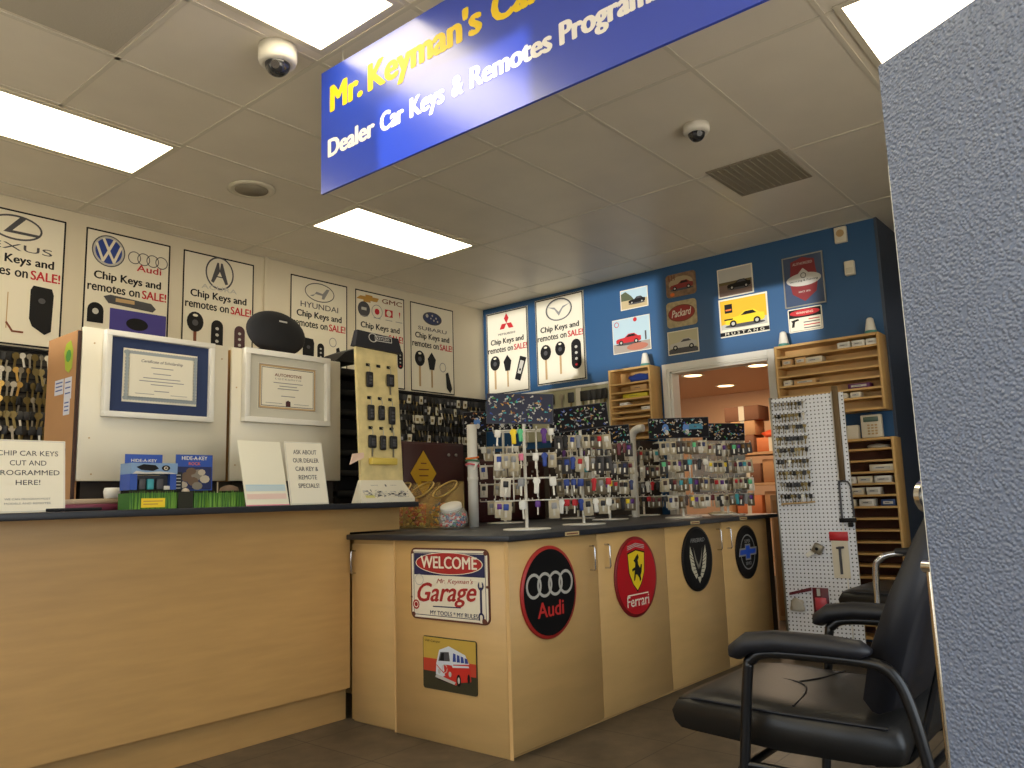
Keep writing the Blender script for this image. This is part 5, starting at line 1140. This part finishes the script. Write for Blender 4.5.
MB().rbox(PX-.016, 1.815, .32, PX-.009, 1.885, .40, mat('packet_pink', (196, 70, 84), .3), .003, 1).build('blister', t); MB().box(PX-.016, 1.85, .41, PX-.0085, 1.87, .455, M_lgrey).build('tool', t)
t = thing('dark_red_arm', 'dark red bracket strip left of the red packet on the pegboard', 'bracket', (PX-.01, 2.0, .43))
MB().add([(PX-.012, 2.05, .405), (PX-.012, 1.905, .44), (PX-.012, 1.905, .462), (PX-.012, 2.05, .422), (PX-.003, 2.05, .405), (PX-.003, 1.905, .44), (PX-.003, 1.905, .462), (PX-.003, 2.05, .422)], [(0, 1, 2, 3), (7, 6, 5, 4), (0, 4, 5, 1), (1, 5, 6, 2), (2, 6, 7, 3), (3, 7, 4, 0)], MATS['packet_dark_red']).build('strip', t)
o_ = cloth('plastic_bag', 'clear bag hanging under the dark red bracket', 'bag', (PX-.022, 2.0, .31), .012, .045, .05, mat('bag_clear', (170, 164, 150), .3), 6)

# ------------------------------------------------------------------ back room contents
CB = [mat('box_brown', (176, 128, 84), .8), mat('box_tan', (196, 152, 108), .8), mat('box_dark', (128, 88, 64), .8), mat('box_orange', (206, 120, 70), .7)]
t = thing('storage_shelf', 'tall pale shelving in the orange back room', 'shelving', (9.0, 3.6, 0))
for y in (3.28, 4.05): MB().rbox(8.75, y, 0, 9.2, y+.03, 1.55, CB[1], .003, 1).build('side_board', t)
for z in (.3, .75, 1.15, 1.5): MB().box(8.75, 3.31, z, 9.2, 4.05, z+.03, CB[1]).build('shelf_board', t)
def carton(x, y, z, w, d, h, m, label):
    t = thing('carton', label, 'box', (x, y, z), group='cartons in the back room')
    lpart(MB().rbox(-d/2, -w/2, .001, d/2, w/2, h, m, .004, 1), 'body', t)
    lpart(MB().box(-d/2-.001, -w*.08, .001, d/2, w*.08, h+.001, P1), 'tape', t)
for a_ in ((8.95, 3.88, 1.531, .26, .3, .2, CB[2], 'dark carton at the left on top of the back room shelving'), (8.95, 3.55, 1.531, .34, .3, .16, CB[3], 'orange carton on top of the back room shelving'),
           (8.95, 3.88, 1.732, .3, .28, .17, CB[1], 'tan carton stacked on the dark carton'), (8.95, 3.88, 1.903, .42, .3, .17, CB[2], 'wide dark carton topmost in the back room'),
           (8.95, 3.5, 1.181, .34, .3, .26, CB[0], 'brown carton on the upper middle shelf of the back room'), (8.95, 3.85, 1.181, .3, .3, .22, CB[2], 'dark carton on the upper middle shelf of the back room'),
           (8.95, 3.5, .781, .34, .3, .3, CB[0], 'brown carton on the lower middle shelf of the back room'), (8.95, 3.86, .781, .3, .3, .26, CB[3], 'orange carton on the lower middle shelf of the back room')):
    carton(*a_)
cloth('orange_bag', 'crumpled orange bag on the right of the back room shelving', 'bag', (8.9, 3.5, 1.692), .12, .17, .06, mat('bag_orange', (214, 84, 40), .6), 8)
t = thing('storage_cabinet', 'brown cabinet standing in the back room beside the doorway', 'cabinet', (7.2, 2.6, 0))
MB().rbox(6.7, 2.15, 0, 7.2, 2.75, 1.05, CB[1], .004, 1).build('body', t); MB().rbox(6.688, 2.17, .04, 6.699, 2.73, 1.0, CB[0], .002, 1).build('door', t); MB().cyl((6.684, 2.66, .5), (6.684, 2.66, .62), .006, M_steel, 8).build('handle', t)
for (x, y, lb) in ((8.22, 4.17, 'lit round downlight, left one in the back room'), (9.35, 4.3, 'lit round downlight, deepest one in the back room'), (8.13, 3.36, 'lit round downlight, right one in the back room')):
    t = thing('recessed_downlight', lb, 'ceiling light', (x, y, BC), group='downlights in the back room')
    lpart(MB().lathe((0, 0, 0), [(.13, 0), (.13, -.006), (.105, -.009), (.1, -.004)], M_white, 28), 'trim_ring', t)
    lpart(MB().lathe((0, 0, -.003), [(0, -.001), (.1, -.001)], emis('downlight_glow', (255, 214, 150), 6), 28), 'lamp', t)

# ------------------------------------------------------------------ grey textured cabinet close to the camera
M_ham = mat('hammered_grey', (116, 127, 150), .24, bump=1.0, bscale=400, metal=.15)
nt_ = M_ham.node_tree; vo = nt_.nodes.new('ShaderNodeTexVoronoi'); vo.feature = 'SMOOTH_F1'; vo.inputs['Scale'].default_value = 330; vo.inputs['Smoothness'].default_value = .4; vo.inputs['Randomness'].default_value = 1
nt_.links.new(nt_.nodes['Mapping'].outputs[0], vo.inputs['Vector']); cr_ = nt_.nodes.new('ShaderNodeMapRange'); cr_.inputs[1].default_value = .12; cr_.inputs[2].default_value = .7; cr_.inputs[3].default_value = 1; cr_.inputs[4].default_value = 0
nt_.links.new(vo.outputs['Distance'], cr_.inputs[0]); nt_.links.new(cr_.outputs[0], nt_.nodes['Bump'].inputs['Height']); nt_.nodes['Bump'].inputs['Distance'].default_value = .0016; nt_.nodes['Bump'].inputs['Strength'].default_value = .8
ang = math.atan2(-.858, -.513)       # direction of the face towards the viewer side
t = thing('metal_cabinet', 'close grey hammered metal cabinet at the right edge with knob', 'metal cabinet', (.776, .181, 0), ang)
# local: +X along face (away from edge), -Y... face normal is local -Y side
ZT = 1.472
lpart(MB().rbox(0, 0, .02, .62, .5, ZT, M_ham, .0025, 1, smooth=False), 'body', t)
lpart(MB().box(-.0012, .003, .9, -.0002, .007, ZT-.1, M_white), 'door_edge', t)
q = MB(); q.cyl((-.001, .03, 1.062), (-.016, .03, 1.062), .012, M_chrome, 16); q.cyl((-.016, .03, 1.062), (-.022, .03, 1.062), .016, M_chrome, 16); lpart(q, 'lock_knob', t)
q = MB(); q.cyl((-.008, .012, .55), (-.008, .012, 1.0), .0045, M_chrome, 10); lpart(q, 'hinge_rod', t)
for z in (1.0, .815): lpart(MB().cyl((-.0145, .012, z), (-.001, .012, z), .006, M_chrome, 10), 'rod_bracket', t)
for x in (.05, .57):
    for y in (.05, .45): lpart(MB().cyl((x, y, 0), (x, y, .021), .02, M_rubber, 12), 'foot', t)

# ------------------------------------------------------------------ chairs
def smooth_path(pts, n=6):
    out = []; P_ = [Vector(p) for p in pts]
    for i in range(len(P_)-1):
        p0 = P_[max(i-1, 0)]; p1 = P_[i]; p2 = P_[i+1]; p3 = P_[min(i+2, len(P_)-1)]
        for k in range(n):
            s = k/n; out.append(.5*((2*p1)+(-p0+p2)*s+(2*p0-5*p1+4*p2-p3)*s*s+(-p0+3*p1-3*p2+p3)*s**3))
    out.append(P_[-1]); return out
def cushion(name, parent, prof, x0, x1, m, r, T=None, subs=2):
    """slab swept: prof is a centre line in (y,z) with half thickness; spans x0..x1, puffed"""
    nx = 12; vs = []; n = len(prof)
    pts = [Vector((0, y, z)) for y, z, h in prof]
    for j in range(nx+1):
        u = j/nx; x = x0+(x1-x0)*u; e = 1-abs(2*u-1)**8; puff = .72+.28*e
        ring = []
        for i, (y, z, h) in enumerate(prof):
            t_ = (pts[min(i+1, n-1)]-pts[max(i-1, 0)]).normalized(); nn = Vector((0, -t_.z, t_.y))
            ring.append((Vector((x, y, z))+nn*h*puff, Vector((x, y, z))-nn*h*puff))
        vs += [a for a, b in ring]+[b for a, b in reversed(ring)]
    k = 2*n; fs = [(j*k+i, j*k+(i+1) % k, (j+1)*k+(i+1) % k, (j+1)*k+i) for j in range(nx) for i in range(k)]
    fs += [tuple(range(k-1, -1, -1)), tuple(nx*k+i for i in range(k))]
    return lpart(MB().add(vs, fs, m, True), name, parent)
def chair(label, x, y, rz, frame_m, arm_style, seatz=.46):
    """local: faces +Y, x = width centre, origin on the floor"""
    t = thing('waiting_chair', label, 'chair', (x, y, 0), rz)
    sz = seatz
    seat = [(-.30, sz-.045, .012), (-.285, sz-.045, .05), (-.2, sz-.043, .066), (0, sz-.045, .068), (.2, sz-.035, .066), (.27, sz-.036, .06), (.31, sz-.04, .05), (.328, sz-.045, .02)]
    cu = cushion('seat', t, seat, -.285, .285, M_vinylseat, .03)
    lpart(MB().tube([(-.283, -.27, sz+.004), (-.287, 0, sz+.005), (-.287, .25, sz+.012), (-.27, .312, sz+.0), (.27, .312, sz+.0), (.287, .25, sz+.012), (.287, 0, sz+.005), (.283, -.27, sz+.004)], .0045, M_vinyl, 6), 'seat_piping', t)
    # stitched fold across the seat
    lpart(MB().tube(smooth_path([(-.25, -.02, sz+.019), (-.1, .0, sz+.024), (0, .06, sz+.026), (.05, .25, sz+.022)]), .003, M_vinyl, 6), 'seam', cu)
    lpart(MB().tube(smooth_path([(.25, -.0, sz+.020), (.1, .02, sz+.025), (-.0, .06, sz+.026)]), .003, M_vinyl, 6), 'seam', cu)
    back = [(-.245, sz+.04, .012), (-.25, sz+.06, .048), (-.28, sz+.17, .056), (-.33, sz+.31, .048), (-.39, sz+.44, .042), (-.435, sz+.535, .032), (-.447, sz+.56, .01)]
    cushion('backrest', t, back, -.285, .285, M_vinyl, .03)
    for s in (-1, 1):
        xx = s*.325
        if arm_style == 'pad':
            pth = [(xx, .13, 0), (xx, .10, .3), (xx, .07, .58), (xx, .055, .62), (xx, .01, .642), (xx, -.12, .646), (xx, -.26, .642), (xx, -.305, .62), (xx, -.335, .56), (xx, -.365, .42), (xx, -.415, .12), (xx, -.43, 0)]
            lpart(MB().tube(smooth_path(pth, 5), .0145, frame_m, 12), 'side_frame', t)
            pad = [(.112, .627, .008), (.10, .638, .024), (.06, .664, .029), (-.02, .675, .029), (-.15, .676, .027), (-.23, .672, .024), (-.258, .67, .008)]
            vs = []; k = 12
            pv = [Vector((xx, y_, z_)) for y_, z_, h_ in pad]
            q = MB()
            for i, (y_, z_, h_) in enumerate(pad):
                tn_ = (pv[min(i+1, len(pv)-1)]-pv[max(i-1, 0)]).normalized(); nn = Vector((0, -tn_.z, tn_.y))
                for a_ in range(k): vs.append(pv[i]+Vector((1, 0, 0))*(.038*min(1, h_/.016))*math.cos(2*PI*a_/k)+nn*h_*math.sin(2*PI*a_/k))
            q.add(vs, [(i*k+a_, i*k+(a_+1) % k, (i+1)*k+(a_+1) % k, (i+1)*k+a_) for i in range(len(pad)-1) for a_ in range(k)]+[tuple(range(k)), tuple((len(pad)-1)*k+a_ for a_ in range(k))], M_vinyl, True)
            lpart(q, 'armrest', t)
        else:
            pth = [(xx, .14, 0), (xx, .125, .3), (xx, .115, .64), (xx, .09, .705), (xx, .03, .735), (xx, -.1, .74), (xx, -.3, .725), (xx, -.35, .68), (xx, -.38, .5), (xx, -.43, .0)]
            lpart(MB().tube(smooth_path(pth, 5), .016, frame_m, 12), 'side_frame', t)
            lpart(MB().tube([(xx, .01, .747), (xx, -.1, .751), (xx, -.3, .737)], [.018, .024, .02], M_rubber, 10), 'armrest', t)
    q = MB()
    fy = .105
    q.tube([(-.325, fy, .33), (.325, fy, .33)], .011, frame_m, 8); lpart(q, 'front_crossbar', t)
    lpart(MB().tube([(-.325, -.30, .33), (.325, -.30, .33)], .011, frame_m, 8), 'rear_crossbar', t)
    for s in (-1, 1):
        lpart(MB().tube([(s*.322, .105, .345), (s*.322, -.335, .345)], .011, frame_m, 8), 'seat_rail', t)
        lpart(MB().tube(smooth_path([(s*.18, -.2, .36), (s*.18, -.30, .40), (s*.18, -.37, .60), (s*.18, -.46, .90)], 5), .009, frame_m, 8), 'back_support', t)
    return t
chair('black vinyl armchair nearest the viewer with padded black arms', 2.455, .905, 0.0, M_frame, 'pad', .475)
chair('second black chair behind with bent chrome arms, mostly hidden', 4.76, 1.17, 0, M_chrome, 'chrome', .52)
# ------------------------------------------------------------------ lights, world, camera
sun = bpy.data.lights.new('reflected_sun', 'SUN'); sun.energy = 3.2; sun.angle = math.radians(.9); sun.color = (1, .97, .92)
so = bpy.data.objects.new('reflected_sun', sun); COL.objects.link(so)
so.rotation_euler = Vector((1, .11, .066)).to_track_quat('-Z', 'Y').to_euler()  # aimed slightly upward, standing in for sunlight reflected from outside
wd = bpy.data.worlds.new('daylight'); bpy.context.scene.world = wd; wd.use_nodes = True
nt = wd.node_tree; bg = nt.nodes['Background']; tc = nt.nodes.new('ShaderNodeTexCoord'); sp = nt.nodes.new('ShaderNodeSeparateXYZ'); cr = nt.nodes.new('ShaderNodeValToRGB'); mr = nt.nodes.new('ShaderNodeMapRange')
nt.links.new(tc.outputs['Generated'], sp.inputs[0]); nt.links.new(sp.outputs['Z'], mr.inputs[0]); mr.inputs[1].default_value = -1; mr.inputs[2].default_value = 1; nt.links.new(mr.outputs[0], cr.inputs[0])
e = cr.color_ramp.elements; e[0].position = .49; e[0].color = (.92, .82, .67, 1); e[1].position = .51; e[1].color = (.56, .63, .70, 1)
nt.links.new(cr.outputs[0], bg.inputs[0]); bg.inputs[1].default_value = 4.3
for (x, y) in ((8.22, 4.17), (9.35, 4.3), (8.13, 3.36), (7.2, 3.0)):  # the last position has no downlight fixture
    l = bpy.data.lights.new('back_room_beam', 'AREA'); l.shape = 'DISK'; l.size = .14; l.energy = 9; l.color = (1, .76, .52)
    o = bpy.data.objects.new('back_room_beam', l); COL.objects.link(o); o.location = (x, y, BC-.02)
cam = bpy.data.cameras.new('camera'); co = bpy.data.objects.new('camera', cam); COL.objects.link(co)
yaw, pit, rol, fpx = math.radians(39.902), math.radians(8.322), math.radians(-1.762), 793.07
F = Vector((math.cos(yaw)*math.cos(pit), math.sin(yaw)*math.cos(pit), math.sin(pit)))
r0 = Vector((math.sin(yaw), -math.cos(yaw), 0)); u0 = r0.cross(F)
r = r0*math.cos(rol)+u0*math.sin(rol); u = -r0*math.sin(rol)+u0*math.cos(rol)
Mx = Matrix(((r.x, u.x, -F.x), (r.y, u.y, -F.y), (r.z, u.z, -F.z))).to_4x4(); Mx.translation = (0, 0, 1.07)
co.matrix_world = Mx; cam.sensor_fit = 'HORIZONTAL'; cam.sensor_width = 36; cam.lens = 36*fpx/1024; cam.clip_start = .02; cam.clip_end = 200
S_ = bpy.context.scene; S_.camera = co
S_.view_settings.view_transform = 'Standard'; S_.view_settings.look = 'None'; S_.view_settings.exposure = .06; S_.view_settings.gamma = 1; S_.view_settings.use_curve_mapping = False
